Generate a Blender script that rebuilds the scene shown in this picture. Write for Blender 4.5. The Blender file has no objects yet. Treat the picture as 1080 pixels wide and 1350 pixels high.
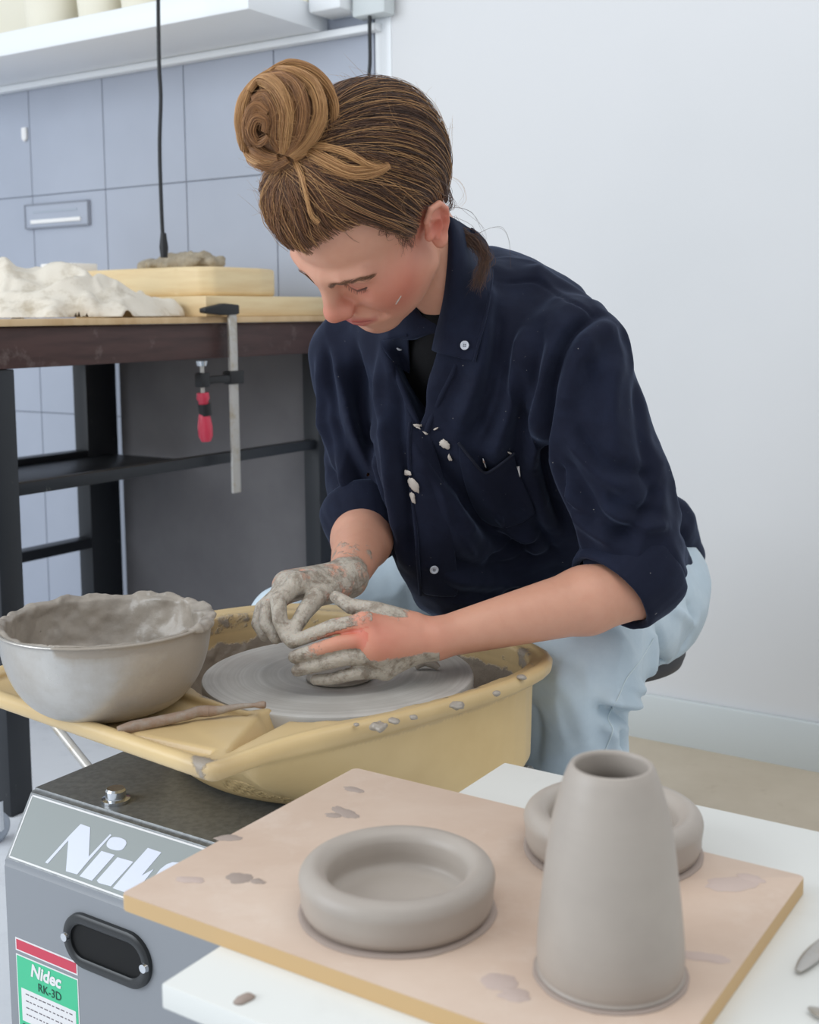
import bpy, bmesh, math, random
import numpy as np
from mathutils import Vector, Matrix, Euler, noise as mnoise

scene = bpy.context.scene
COL = scene.collection
PI = math.pi
rng = np.random.default_rng(7)
random.seed(7)

# ---------------------------------------------------------------- camera
FPX, W_PX, H_PX = 1600.0, 1080.0, 1350.0
PITCH, ROLL = math.radians(6.0), math.radians(0.6)
CAM_Z = 0.89
HORIZON = 415.0
PPY = HORIZON + FPX * math.tan(PITCH)            # image row of the optical axis
cam_data = bpy.data.cameras.new('camera')
cam = bpy.data.objects.new('camera', cam_data)
COL.objects.link(cam)
scene.camera = cam
cam_data.sensor_fit = 'HORIZONTAL'
cam_data.sensor_width = 36.0
cam_data.lens = 36.0 * FPX / W_PX
cam_data.shift_y = -(H_PX / 2 - PPY) / W_PX
cam_data.clip_start = 0.05
cam_data.clip_end = 60
CAM_R = Matrix.Rotation(math.radians(90) - PITCH, 3, 'X') @ Matrix.Rotation(-ROLL, 3, 'Z')
cam.matrix_world = Matrix.Translation((0, 0, CAM_Z)) @ CAM_R.to_4x4()
cam_data.dof.use_dof = True
cam_data.dof.focus_distance = 1.36
cam_data.dof.aperture_fstop = 11.0

def ray(px, py):
    return CAM_R @ Vector(((px - 540) / FPX, -(py - PPY) / FPX, -1.0))
def P(px, py, d):
    """point seen at (px, py) whose distance along world Y is d"""
    r = ray(px, py)
    return Vector((0, 0, CAM_Z)) + r * (d / r.y)
def G(px, py, z):
    """point seen at (px, py) lying at height z"""
    r = ray(px, py)
    return Vector((0, 0, CAM_Z)) + r * ((z - CAM_Z) / r.z)
def proj(p):
    q = CAM_R.transposed() @ (Vector(p) - Vector((0, 0, CAM_Z)))
    return (540 + FPX * q.x / -q.z, PPY - FPX * q.y / -q.z)

# room axes: U runs right and towards the camera, V runs right and away
U = Vector((0.835, -0.550, 0)).normalized()
V = Vector((0.550, 0.835, 0)).normalized()

# ---------------------------------------------------------------- light
world = bpy.data.worlds.new('studio_daylight')
scene.world = world
world.use_nodes = True
wn = world.node_tree.nodes['Background']
wn.inputs[0].default_value = (0.88, 0.94, 1.0, 1)
wn.inputs[1].default_value = 0.74

def area_light(name, loc, target, size, size_y, power, color):
    ld = bpy.data.lights.new(name, 'AREA')
    ld.shape = 'RECTANGLE'; ld.size = size; ld.size_y = size_y
    ld.energy = power; ld.color = color
    o = bpy.data.objects.new(name, ld); COL.objects.link(o)
    o.location = loc
    o.rotation_euler = (Vector(target) - Vector(loc)).to_track_quat('-Z', 'Y').to_euler()
    return o
area_light('window_daylight', (-3.1, 0.3, 1.9), (-0.6, 1.8, 0.6), 2.4, 2.0, 72, (0.86, 0.93, 1.0))
area_light('ceiling_light_panel', (0.6, 0.6, 2.7), (0.3, 1.6, 0.5), 2.2, 1.4, 15, (1.0, 0.98, 0.95))

scene.view_settings.view_transform = 'Standard'
scene.view_settings.look = 'None'
scene.view_settings.gamma = 1.0
scene.view_settings.use_curve_mapping = False
scene.view_settings.exposure = 0.0

# ---------------------------------------------------------------- helpers
def UV(u, v, z=0.0):
    return Vector((U.x * u + V.x * v, U.y * u + V.y * v, z))

def lin(c):
    return tuple((x / 255 / 12.92) if x / 255 <= 0.04045 else ((x / 255 + 0.055) / 1.055) ** 2.4 for x in c)

class Mat:
    """small wrapper that builds a Principled material with noise-driven colour and bump"""
    def __init__(self, name, rgb, rough=0.6, metal=0.0, spec=0.5, **kw):
        self.m = bpy.data.materials.new(name); self.m.use_nodes = True
        self.nt = self.m.node_tree; self.b = self.nt.nodes['Principled BSDF']
        self.b.inputs['Base Color'].default_value = (*lin(rgb), 1)
        self.b.inputs['Roughness'].default_value = rough
        self.b.inputs['Metallic'].default_value = metal
        self.b.inputs['Specular IOR Level'].default_value = spec
        self.base = None
        self.tc = self.nt.nodes.new('ShaderNodeTexCoord').outputs['Object']
        for k, v in kw.items():
            self.b.inputs[k.replace('_', ' ')].default_value = v
    def n(self, kind, **props):
        nd = self.nt.nodes.new('ShaderNode' + kind)
        for k, v in props.items(): setattr(nd, k, v)
        return nd
    def link(self, a, b): self.nt.links.new(a, b)
    def noise(self, scale, detail=4, rough=0.55, stretch=None, dist=0.0, coord=None):
        nz = self.n('TexNoise'); nz.inputs['Scale'].default_value = scale
        nz.inputs['Detail'].default_value = detail; nz.inputs['Roughness'].default_value = rough
        nz.inputs['Distortion'].default_value = dist
        src = coord or self.tc
        if stretch:
            mp = self.n('Mapping'); mp.inputs['Scale'].default_value = stretch
            self.link(src, mp.inputs['Vector']); src = mp.outputs[0]
        self.link(src, nz.inputs['Vector'])
        return nz.outputs['Fac']
    def ramp(self, fac, lo, hi):
        r = self.n('MapRange'); r.inputs[1].default_value = lo; r.inputs[2].default_value = hi
        self.link(fac, r.inputs[0]); return r.outputs[0]
    def cur(self):
        return self.base
    def mix(self, fac, rgb):
        """mix the present base colour towards rgb by fac"""
        mx = self.n('Mix', data_type='RGBA')
        if self.base is None:
            mx.inputs[6].default_value = self.b.inputs['Base Color'].default_value
        else:
            self.link(self.base, mx.inputs[6])
        if isinstance(rgb, tuple): mx.inputs[7].default_value = (*lin(rgb), 1)
        else: self.link(rgb, mx.inputs[7])
        if isinstance(fac, float): mx.inputs[0].default_value = fac
        else: self.link(fac, mx.inputs[0])
        self.base = mx.outputs[2]
        self.link(self.base, self.b.inputs['Base Color'])
        return self
    def mul(self, a, b):
        m = self.n('Math', operation='MULTIPLY')
        for i, x in enumerate((a, b)):
            if isinstance(x, (int, float)): m.inputs[i].default_value = x
            else: self.link(x, m.inputs[i])
        return m.outputs[0]
    def attr(self, name):
        a = self.n('Attribute'); a.attribute_name = name
        return a.outputs['Fac']
    def bump(self, height, strength=0.3, dist=0.002):
        bp = self.n('Bump'); bp.inputs['Strength'].default_value = strength
        bp.inputs['Distance'].default_value = dist
        self.link(height, bp.inputs['Height'])
        prev = self.b.inputs['Normal']
        if prev.is_linked:
            self.link(prev.links[0].from_socket, bp.inputs['Normal'])
        self.link(bp.outputs[0], self.b.inputs['Normal'])
        return self
    def rough_from(self, fac, lo, hi):
        r = self.n('MapRange'); r.inputs[3].default_value = lo; r.inputs[4].default_value = hi
        self.link(fac, r.inputs[0]); self.link(r.outputs[0], self.b.inputs['Roughness'])
        return self

def root(name, label, cat, loc=(0, 0, 0), group=None):
    o = bpy.data.objects.new(name, None); COL.objects.link(o)
    o.empty_display_size = 0.05
    o.location = loc; o['label'] = label; o['category'] = cat
    if group: o['group'] = group
    return o
def tag(o, label, cat, group=None):
    o['label'] = label; o['category'] = cat
    if group: o['group'] = group
    return o
def world_loc(o):
    v = Vector((0, 0, 0))
    while o is not None:
        v += o.location; o = o.parent
    return v
def link_mesh(name, me, mats, parent=None, origin=None, smooth=True):
    """links a mesh whose vertices are world coordinates"""
    if not isinstance(mats, (list, tuple)): mats = [mats]
    for m in mats: me.materials.append(m.m if isinstance(m, Mat) else m)
    base = Vector((0, 0, 0))
    if parent is not None: base = world_loc(parent)
    if origin is None: origin = base if parent is not None else Vector((0, 0, 0))
    origin = Vector(origin)
    me.transform(Matrix.Translation(-origin))
    if smooth:
        me.shade_smooth()
    o = bpy.data.objects.new(name, me); COL.objects.link(o)
    if parent is not None: o.parent = parent
    o.location = origin - base
    return o
def bm_obj(name, bm, mats, parent=None, origin=None, smooth=False, angle=None):
    bmesh.ops.recalc_face_normals(bm, faces=bm.faces)
    me = bpy.data.meshes.new(name)
    if angle is not None:
        a = math.radians(angle)
        for f in bm.faces: f.smooth = True
        for e in bm.edges:
            if len(e.link_faces) == 2 and e.calc_face_angle(0) > a: e.smooth = False
    bm.to_mesh(me); bm.free()
    return link_mesh(name, me, mats, parent, origin, smooth and angle is None)

def add_box(bm, u0, u1, v0, v1, z0, z1, bev=0.0, seg=2, frame=UV):
    b = bmesh.new()
    vs = [b.verts.new(frame(u, v, z)) for z in (z0, z1) for v in (v0, v1) for u in (u0, u1)]
    for q in ((0, 1, 3, 2), (4, 6, 7, 5), (0, 4, 5, 1), (1, 5, 7, 3), (3, 7, 6, 2), (2, 6, 4, 0)):
        b.faces.new([vs[i] for i in q])
    if bev > 0:
        bmesh.ops.bevel(b, geom=list(b.edges), offset=bev, segments=seg, profile=0.5, affect='EDGES')
    merge(bm, b)
def merge(bm, b):
    me = bpy.data.meshes.new('tmp'); b.to_mesh(me); b.free()
    bm.from_mesh(me); bpy.data.meshes.remove(me)
def box(name, u0, u1, v0, v1, z0, z1, mat, parent=None, bev=0.0, seg=2):
    bm = bmesh.new(); add_box(bm, u0, u1, v0, v1, z0, z1, bev, seg)
    o = bm_obj(name, bm, mat, parent, origin=None if parent is not None else UV((u0 + u1) / 2, (v0 + v1) / 2, z0), angle=40)
    return o
def struct(o):
    o['kind'] = 'structure'; return o
def add_prism(bm, pts, z0, z1, bev=0.0, seg=2, frame=UV):
    """vertical prism over a plan polygon"""
    b = bmesh.new()
    lo = [b.verts.new(frame(p[0], p[1], z0)) for p in pts]
    hi = [b.verts.new(frame(p[0], p[1], z1)) for p in pts]
    n = len(pts)
    b.faces.new(lo[::-1]); b.faces.new(hi)
    for i in range(n): b.faces.new((lo[i], lo[(i + 1) % n], hi[(i + 1) % n], hi[i]))
    if bev > 0:
        bmesh.ops.bevel(b, geom=list(b.edges), offset=bev, segments=seg, profile=0.5, affect='EDGES', clamp_overlap=True)
    merge(bm, b)
def add_hull(bm, pts, bev=0.0, seg=2):
    b = bmesh.new()
    vs = [b.verts.new(p) for p in pts]
    r = bmesh.ops.convex_hull(b, input=vs)
    bmesh.ops.dissolve_limit(b, angle_limit=0.02, verts=list(b.verts), edges=list(b.edges))
    if bev > 0:
        bmesh.ops.bevel(b, geom=list(b.edges), offset=bev, segments=seg, profile=0.5, affect='EDGES', clamp_overlap=True)
    merge(bm, b)
def add_lathe(bm, prof, c, n=96, axis=None, wob=None):
    """prof: list of (r, z) ; closed at r = 0 ends"""
    rings = []
    q = Matrix.Identity(3) if axis is None else Vector(axis).to_track_quat('Z', 'X').to_matrix()
    c = Vector(c)
    for k, (r, z) in enumerate(prof):
        if r < 1e-6:
            rings.append([bm.verts.new(c + q @ Vector((0, 0, z)))])
        else:
            ring = []
            for i in range(n):
                a = 2 * PI * i / n
                rr = r * (1 + (wob(a, k) if wob else 0))
                ring.append(bm.verts.new(c + q @ Vector((rr * math.cos(a), rr * math.sin(a), z))))
            rings.append(ring)
    for a, b in zip(rings, rings[1:]):
        if len(a) == 1 and len(b) == 1: continue
        for i in range(n):
            j = (i + 1) % n
            if len(a) == 1: bm.faces.new((a[0], b[i], b[j]))
            elif len(b) == 1: bm.faces.new((a[i], a[j], b[0]))
            else: bm.faces.new((a[i], a[j], b[j], b[i]))
def cat_rom(pts, n=8, closed=False):
    P_ = [np.array(p, float) for p in pts]
    out = []
    N = len(P_)
    rngi = range(N if closed else N - 1)
    for i in rngi:
        g = (lambda k: P_[k % N]) if closed else (lambda k: P_[min(max(k, 0), N - 1)])
        p0, p1, p2, p3 = g(i - 1), g(i), g(i + 1), g(i + 2)
        for t in np.arange(n) / n:
            out.append(0.5 * ((2 * p1) + (-p0 + p2) * t + (2 * p0 - 5 * p1 + 4 * p2 - p3) * t * t + (-p0 + 3 * p1 - 3 * p2 + p3) * t ** 3))
    if not closed: out.append(P_[-1])
    return np.array(out)
def add_tube(bm, pts, rad, n=12, closed=False, cap=True, flat=1.0, up=None):
    pts = [Vector(p) for p in pts]
    N = len(pts)
    if not hasattr(rad, '__len__'): rad = [rad] * N
    prev = None; rings = []
    for i, p in enumerate(pts):
        if closed: t = (pts[(i + 1) % N] - pts[i - 1])
        else: t = pts[min(i + 1, N - 1)] - pts[max(i - 1, 0)]
        t.normalize()
        if up is not None: x = Vector(up).cross(t)
        elif prev is None: x = t.orthogonal()
        else: x = prev - t * prev.dot(t)
        x.normalize(); prev = x
        y = t.cross(x)
        rings.append([bm.verts.new(p + (x * math.cos(2 * PI * k / n) + y * math.sin(2 * PI * k / n) * flat) * rad[i]) for k in range(n)])
    m = N if closed else N - 1
    for i in range(m):
        a, b = rings[i], rings[(i + 1) % N]
        for k in range(n): bm.faces.new((a[k], a[(k + 1) % n], b[(k + 1) % n], b[k]))
    if cap and not closed:
        bm.faces.new(rings[0][::-1]); bm.faces.new(rings[-1])
def tube(name, pts, rad, mat, parent=None, origin=None, **kw):
    bm = bmesh.new(); add_tube(bm, pts, rad, **kw)
    return bm_obj(name, bm, mat, parent, origin, angle=50)
def text_mesh(body, size, shear=0.0, bold=0.0, depth=0.0003, space=1.0, res=4, align='LEFT'):
    """returns a bmesh of flat lettering in the xy plane (built in font)"""
    cu = bpy.data.curves.new('lettering', 'FONT'); cu.body = body; cu.size = size
    cu.shear = shear; cu.offset = bold; cu.extrude = depth; cu.space_character = space
    cu.resolution_u = res; cu.align_x = align
    o = bpy.data.objects.new('lettering', cu); COL.objects.link(o)
    dg = bpy.context.evaluated_depsgraph_get(); dg.update()
    me = bpy.data.meshes.new_from_object(o.evaluated_get(dg))
    bm = bmesh.new(); bm.from_mesh(me)
    bpy.data.meshes.remove(me); bpy.data.objects.remove(o); bpy.data.curves.remove(cu)
    return bm

# ---------------------------------------------------------------- signed distance shapes and their skin
def smin(a, b, k):
    h = np.maximum(k - np.abs(a - b), 0.0) / k
    return np.minimum(a, b) - h * h * k * 0.25
def smax(a, b, k): return -smin(-a, -b, k)
class Shape:
    """ordered list of (operation, function, blend); functions take an (n, 3) array"""
    def __init__(self): self.ops = []
    def add(self, f, k=0.01): self.ops.append(('+', f, k)); return self
    def sub(self, f, k=0.01): self.ops.append(('-', f, k)); return self
    def cut(self, f, k=0.01): self.ops.append(('&', f, k)); return self
    def __call__(self, p):
        p = np.asarray(p, np.float32)
        d = np.full(len(p), 10.0, np.float32)
        for op, f, k in self.ops:
            e = f(p).astype(np.float32)
            if op == '+': d = smin(d, e, k)
            elif op == '-': d = smax(d, -e, k)
            else: d = smax(d, e, k)
        return d
def cone(a, b, r1, r2):
    """tapered capsule"""
    a = np.array(a, np.float32); b = np.array(b, np.float32)
    ba = b - a; L2 = float(ba @ ba); 
    def f(p):
        pa = p - a
        h = np.clip(pa @ ba / L2, 0, 1)
        q = pa - h[:, None] * ba
        return np.sqrt((q * q).sum(1)) - (r1 + (r2 - r1) * h)
    f.bound = ((a + b) / 2, math.sqrt(L2) / 2 + max(r1, r2))
    return f
def chain(pts, rads):
    fs = [cone(pts[i], pts[i + 1], rads[i], rads[i + 1]) for i in range(len(pts) - 1)]
    def f(p):
        d = fs[0](p)
        for g in fs[1:]: d = np.minimum(d, g(p))
        return d
    A = np.array(pts, float); c = (A.min(0) + A.max(0)) / 2
    f.bound = (c, float(np.linalg.norm(A - c, axis=1).max()) + max(rads))
    return f
def ball(c, r):
    c = np.array(c, np.float32)
    f = lambda p: np.sqrt(((p - c) ** 2).sum(1)) - r
    f.bound = (c, r); return f
def ellip(c, r, R=None):
    c = np.array(c, np.float32); r = np.array(r, np.float32)
    M = np.eye(3, dtype=np.float32) if R is None else np.array(R, np.float32)   # columns = local axes
    def f(p):
        q = (p - c) @ M
        k0 = np.sqrt(((q / r) ** 2).sum(1)); k1 = np.sqrt(((q / (r * r)) ** 2).sum(1))
        return k0 * (k0 - 1.0) / np.maximum(k1, 1e-6)
    f.bound = (c, float(r.max())); return f
def rbox(c, h, rad, R=None):
    c = np.array(c, np.float32); h = np.array(h, np.float32) - rad
    M = np.eye(3, dtype=np.float32) if R is None else np.array(R, np.float32)
    def f(p):
        q = np.abs((p - c) @ M) - h
        return np.sqrt((np.maximum(q, 0) ** 2).sum(1)) + np.minimum(q.max(1), 0) - rad
    f.bound = (c, float(np.linalg.norm(h)) + rad); return f
def half(pt, n):
    pt = np.array(pt, np.float32); n = np.array(n, np.float32); n = n / np.linalg.norm(n)
    return lambda p: (p - pt) @ n
def poly2(pts):
    """signed distance to a plan polygon given in (u, v)"""
    A = np.array(pts, np.float32)
    def f(q):
        d = np.full(len(q), 1e9, np.float32); s = np.ones(len(q), np.float32)
        n = len(A); j = n - 1
        for i in range(n):
            e = A[j] - A[i]; w = q - A[i]
            t = np.clip((w @ e) / (e @ e), 0, 1)
            b = w - t[:, None] * e
            d = np.minimum(d, (b * b).sum(1))
            c1 = q[:, 1] >= A[i][1]; c2 = q[:, 1] < A[j][1]; c3 = e[0] * w[:, 1] > e[1] * w[:, 0]
            flip = (c1 & c2 & c3) | (~c1 & ~c2 & ~c3)
            s = np.where(flip, -s, s); j = i
        return s * np.sqrt(d)
    return f

BN = 8
def skin(shape, lo, hi, h, name='mesh', project=1):
    """polygonises a Shape inside a box (surface nets on active blocks); returns a Mesh in world coordinates"""
    lo = np.array(lo, float); hi = np.array(hi, float)
    B = BN * h
    nb = np.ceil((hi - lo) / B).astype(int)
    g = np.stack(np.meshgrid(*[np.arange(k) for k in nb], indexing='ij'), -1).reshape(-1, 3)
    cen = lo + (g + 0.5) * B
    rad = B * 0.87 + 1.5 * h
    d = np.empty(len(cen), np.float32)
    for s in range(0, len(cen), 400000): d[s:s + 400000] = shape(cen[s:s + 400000])
    act = g[np.abs(d) < rad * 1.35]
    del cen, d
    o = np.arange(BN + 1)
    loc = np.stack(np.meshgrid(o, o, o, indexing='ij'), -1).reshape(-1, 3)
    n1 = BN + 1
    nn = nb * BN + 2
    key = lambda c: (c[..., 0].astype(np.int64) * nn[1] + c[..., 1]) * nn[2] + c[..., 2]
    corners = [(a, b, c) for a in (0, 1) for b in (0, 1) for c in (0, 1)]
    vkeys, vpos, quads = [], [], []
    for s in range(0, len(act), 600):
        ab = act[s:s + 600]
        idx = ab[:, None, :] * BN + loc[None]
        pts = lo + idx.reshape(-1, 3) * h
        # evaluate with per-shape culling on the chunk
        D = eval_culled(shape, pts, ab, lo, B, len(loc), h).reshape(len(ab), n1, n1, n1)
        ins = D < 0
        S = np.stack([ins[:, a:a + BN, b:b + BN, c:c + BN] for a, b, c in corners], -1)
        cnt = S.sum(-1)
        m = (cnt > 0) & (cnt < 8)
        bi, ci, cj, ck = np.nonzero(m)
        if len(bi):
            acc = np.zeros((len(bi), 3)); num = np.zeros(len(bi))
            for x in range(8):
                for y in range(x + 1, 8):
                    cx, cy = np.array(corners[x]), np.array(corners[y])
                    if np.abs(cx - cy).sum() != 1: continue
                    dx = D[bi, ci + cx[0], cj + cx[1], ck + cx[2]]; dy = D[bi, ci + cy[0], cj + cy[1], ck + cy[2]]
                    cr = (dx < 0) != (dy < 0)
                    t = np.where(cr, dx / np.where(cr, dx - dy, 1), 0)
                    acc += np.where(cr[:, None], cx + t[:, None] * (cy - cx), 0); num += cr
            cell = ab[bi] * BN + np.stack([ci, cj, ck], -1)
            vkeys.append(key(cell)); vpos.append(lo + (cell + acc / num[:, None]) * h)
        for ax in range(3):
            sl0 = [slice(None)] + [slice(0, BN)] * 3; sl1 = list(sl0); sl1[ax + 1] = slice(1, BN + 1)
            a_, b_ = ins[tuple(sl0)], ins[tuple(sl1)]
            ei, i0, i1, i2 = np.nonzero(a_ != b_)
            if not len(ei): continue
            base = ab[ei] * BN + np.stack([i0, i1, i2], -1)
            e1, e2 = np.zeros(3, int), np.zeros(3, int)
            e1[(ax + 1) % 3] = 1; e2[(ax + 2) % 3] = 1
            q = np.stack([key(base - e1 - e2), key(base - e2), key(base), key(base - e1)], -1)
            fl = ~a_[ei, i0, i1, i2]
            q[fl] = q[fl][:, ::-1]
            quads.append(q)
    vk = np.concatenate(vkeys); vp = np.concatenate(vpos)
    o_ = np.argsort(vk); vk = vk[o_]; vp = vp[o_]
    q = np.concatenate(quads)
    ix = np.searchsorted(vk, q); ix = np.clip(ix, 0, len(vk) - 1)
    ok = (vk[ix] == q).all(1)
    ix = ix[ok]
    for _ in range(project):
        e = h * 0.5
        d0 = shape(vp)
        gr = np.stack([shape(vp + np.eye(3)[i] * e) - shape(vp - np.eye(3)[i] * e) for i in range(3)], -1)
        gl = np.sqrt((gr ** 2).sum(1)) + 1e-9
        stp = np.clip(d0 / (gl / (2 * e)), -h, h)
        vp = vp - gr / gl[:, None] * stp[:, None]
    return vp.astype(np.float32), ix
def eval_culled(shape, pts, ab, lo, B, nl, h):
    if not isinstance(shape, Shape): return shape(pts)
    cen = lo + (ab + 0.5) * B; R = B * 0.87
    d = np.full(len(pts), 10.0, np.float32)
    p32 = pts.astype(np.float32)
    for op, f, k in shape.ops:
        bd = getattr(f, 'bound', None)
        if bd is not None and op != '&':
            near = np.linalg.norm(cen - bd[0], axis=1) - bd[1] - R < k + 3 * h
            if not near.any(): continue
            m = np.repeat(near, nl)
        else: m = slice(None)
        e = f(p32[m]).astype(np.float32)
        if op == '+': d[m] = smin(d[m], e, k)
        elif op == '-': d[m] = smax(d[m], -e, k)
        else: d[m] = smax(d[m], e, k)
    return d
def to_mesh(name, vp, q):
    me = bpy.data.meshes.new(name)
    me.vertices.add(len(vp)); me.vertices.foreach_set('co', np.asarray(vp, np.float32).ravel())
    me.loops.add(q.size); me.loops.foreach_set('vertex_index', q.astype(np.int32).ravel())
    me.polygons.add(len(q)); me.polygons.foreach_set('loop_start', np.arange(0, q.size, q.shape[1], dtype=np.int32))
    me.update(calc_edges=True)
    me.validate()
    return me
def vert_normals(vp, q):
    a, b, c, d = (vp[q[:, i]] for i in range(4))
    fn = np.cross(c - a, d - b)
    n = np.zeros_like(vp)
    for i in range(4): np.add.at(n, q[:, i], fn)
    return n / (np.linalg.norm(n, axis=1)[:, None] + 1e-12)
def set_attr(me, name, vals):
    a = me.attributes.new(name, 'FLOAT', 'POINT'); a.data.foreach_set('value', np.asarray(vals, np.float32))
def vnoise(p, scale, seed=0, octaves=3):
    """smooth value noise in numpy, about -1..1"""
    out = np.zeros(len(p), np.float32); amp = 1.0; tot = 0
    for o in range(octaves):
        q = np.asarray(p, np.float64) * scale * 2 ** o + seed * 17.3 + o * 5.1
        i = np.floor(q).astype(np.int64); f = q - i; f = f * f * (3 - 2 * f)
        acc = 0
        for a in (0, 1):
            for b in (0, 1):
                for c in (0, 1):
                    hsh = ((i[:, 0] + a) * 73856093) ^ ((i[:, 1] + b) * 19349663) ^ ((i[:, 2] + c) * 83492791)
                    hsh = (hsh ^ (hsh >> 13)) * 1274126177 & 0x7fffffff
                    v = (hsh % 65536) / 32768.0 - 1
                    w = (f[:, 0] if a else 1 - f[:, 0]) * (f[:, 1] if b else 1 - f[:, 1]) * (f[:, 2] if c else 1 - f[:, 2])
                    acc = acc + v * w
        out += amp * acc; tot += amp; amp *= 0.5
    return out / tot * 1.6
def seg_dist(p, pts):
    """distance from each p to a polyline, and the arc parameter 0..1"""
    pts = np.asarray(pts, np.float32); p = np.asarray(p, np.float32)
    best = np.full(len(p), 1e9, np.float32); par = np.zeros(len(p), np.float32)
    L = np.linalg.norm(np.diff(pts, axis=0), axis=1); C = np.concatenate([[0], np.cumsum(L)]); T = C[-1]
    for i in range(len(pts) - 1):
        a, b = pts[i], pts[i + 1]; ba = b - a
        t = np.clip((p - a) @ ba / max(float(ba @ ba), 1e-12), 0, 1)
        d = np.linalg.norm(p - a - t[:, None] * ba, axis=1)
        m = d < best
        best[m] = d[m]; par[m] = ((C[i] + t * L[i]) / T)[m]
    return best, par

# ---------------------------------------------------------------- materials
m_white = Mat('white_plaster', (222, 222, 223), 0.85, spec=0.2); m_white.bump(m_white.noise(60, 5), 0.12, 0.002)
m_white.mix(m_white.ramp(m_white.noise(1.2, 3), 0.45, 0.75), (216, 217, 218))
m_base = Mat('painted_skirting', (206, 212, 213), 0.45); m_base.bump(m_base.noise(30, 3), 0.08, 0.001)
m_tile = Mat('blue_grey_wall_tile', (176, 182, 195), 0.42, spec=0.4)
m_tile.mix(m_tile.ramp(m_tile.noise(2.5, 4), 0.35, 0.7), (168, 174, 187)); m_tile.bump(m_tile.noise(25, 4), 0.06, 0.001)
m_grout = Mat('dark_grout', (140, 144, 154), 0.9)
m_shelfw = Mat('white_lacquer', (236, 239, 242), 0.4)
m_floor = Mat('screed_floor', (205, 192, 172), 0.55)
_n = m_floor.noise(3.0, 6, 0.65)
m_floor.mix(m_floor.ramp(_n, 0.35, 0.7), (190, 176, 155))
m_floor.mix(m_floor.mul(m_floor.ramp(m_floor.noise(16, 5, 0.7), 0.60, 0.78), 0.5), (168, 150, 128))
m_floor.bump(_n, 0.1, 0.003)
m_palefloor = Mat('pale_floor', (226, 229, 234), 0.4)
m_palefloor.mix(m_palefloor.ramp(m_palefloor.noise(6, 6, 0.7), 0.5, 0.8), (200, 203, 210))
m_black = Mat('black_steel', (26, 30, 36), 0.42, spec=0.5); m_black.bump(m_black.noise(90, 3), 0.1, 0.001)
m_black.mix(m_black.mul(m_black.ramp(m_black.noise(38, 4, 0.7, (1, 1, .4)), 0.68, 0.74), 0.55), (150, 150, 146))
m_wooddark = Mat('dark_stained_timber', (74, 50, 46), 0.5)
m_wooddark.mix(m_wooddark.ramp(m_wooddark.noise(7, 6, 0.6, (1, 1, 9)), 0.4, 0.7), (56, 36, 33))
m_wooddark.mix(m_wooddark.mul(m_wooddark.ramp(m_wooddark.noise(14, 5, 0.7), 0.60, 0.74), 0.45), (138, 124, 118))
m_ply = Mat('plywood_top', (214, 184, 142), 0.6)
m_ply.mix(m_ply.ramp(m_ply.noise(5, 5, 0.6, (6, 1, 1)), 0.4, 0.7), (192, 156, 112))
m_pine = Mat('pale_pine', (236, 214, 170), 0.5)
m_pine.mix(m_pine.ramp(m_pine.noise(4, 5, 0.6, (1, 1, 10)), 0.4, 0.72), (220, 190, 142))
m_chrome = Mat('chrome', (205, 208, 212), 0.16, metal=1.0)
m_steel = Mat('brushed_steel_bar', (190, 186, 180), 0.38, metal=0.7)
m_steel.mix(m_steel.ramp(m_steel.noise(40, 5, 0.7), 0.5, 0.72), (172, 160, 140))
m_iron = Mat('black_cast_iron', (22, 22, 24), 0.5)
m_redplastic = Mat('red_translucent_plastic', (206, 62, 84), 0.25)
m_rubber = Mat('black_cable_rubber', (22, 24, 28), 0.5)
m_cloth = Mat('off_white_dust_sheet', (224, 216, 202), 0.9, spec=0.1)
m_cloth.mix(m_cloth.ramp(m_cloth.noise(14, 5, 0.7), 0.52, 0.72), (184, 172, 152))
m_cloth.bump(m_cloth.noise(45, 5), 0.4, 0.004)
m_claydry = Mat('drying_clay', (150, 138, 118), 0.9)
m_claydry.mix(m_claydry.ramp(m_claydry.noise(30, 5, 0.7), 0.45, 0.7), (178, 166, 146)); m_claydry.bump(m_claydry.noise(50, 5), 0.6, 0.004)
m_bisque = Mat('cream_bisque', (232, 226, 208), 0.8)
m_paper = Mat('white_paper', (242, 240, 238), 0.8)
m_frosted = Mat('grey_plastic_plate', (168, 176, 188), 0.35)

m_benchshadow = Mat('bench_shadow_grey', (108, 106, 108), 0.7); m_benchshadow.mix(m_benchshadow.ramp(m_benchshadow.noise(4, 5, .6), .4, .7), (96, 94, 97))  # grey that carries the shadow under the bench
# ---------------------------------------------------------------- room
WV = 2.34
bm = bmesh.new(); add_box(bm, -5.5, -0.2, -3.0, 3.2, -0.06, 0.0)
fl = struct(bm_obj('floor', bm, m_palefloor))
# pale floor first, then tan screed from beside the bench
fl2 = struct(box('floor', -1.30, 3.0, 1.45, 3.2, -0.055, 0.003, m_floor))
w_right = struct(box('wall_back', -1.615, 3.0, WV - 0.005, WV + 0.16, 0, 2.75, m_white))
bb = struct(box('baseboard_back', -1.60, 3.0, WV - 0.02, WV - 0.006, 0, 0.098, m_base, bev=0.003))
tr = struct(box('trim_1', -1.618, -1.575, WV - 0.008, WV - 0.004, 0, 2.75, m_shelfw, bev=0.001))
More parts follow.
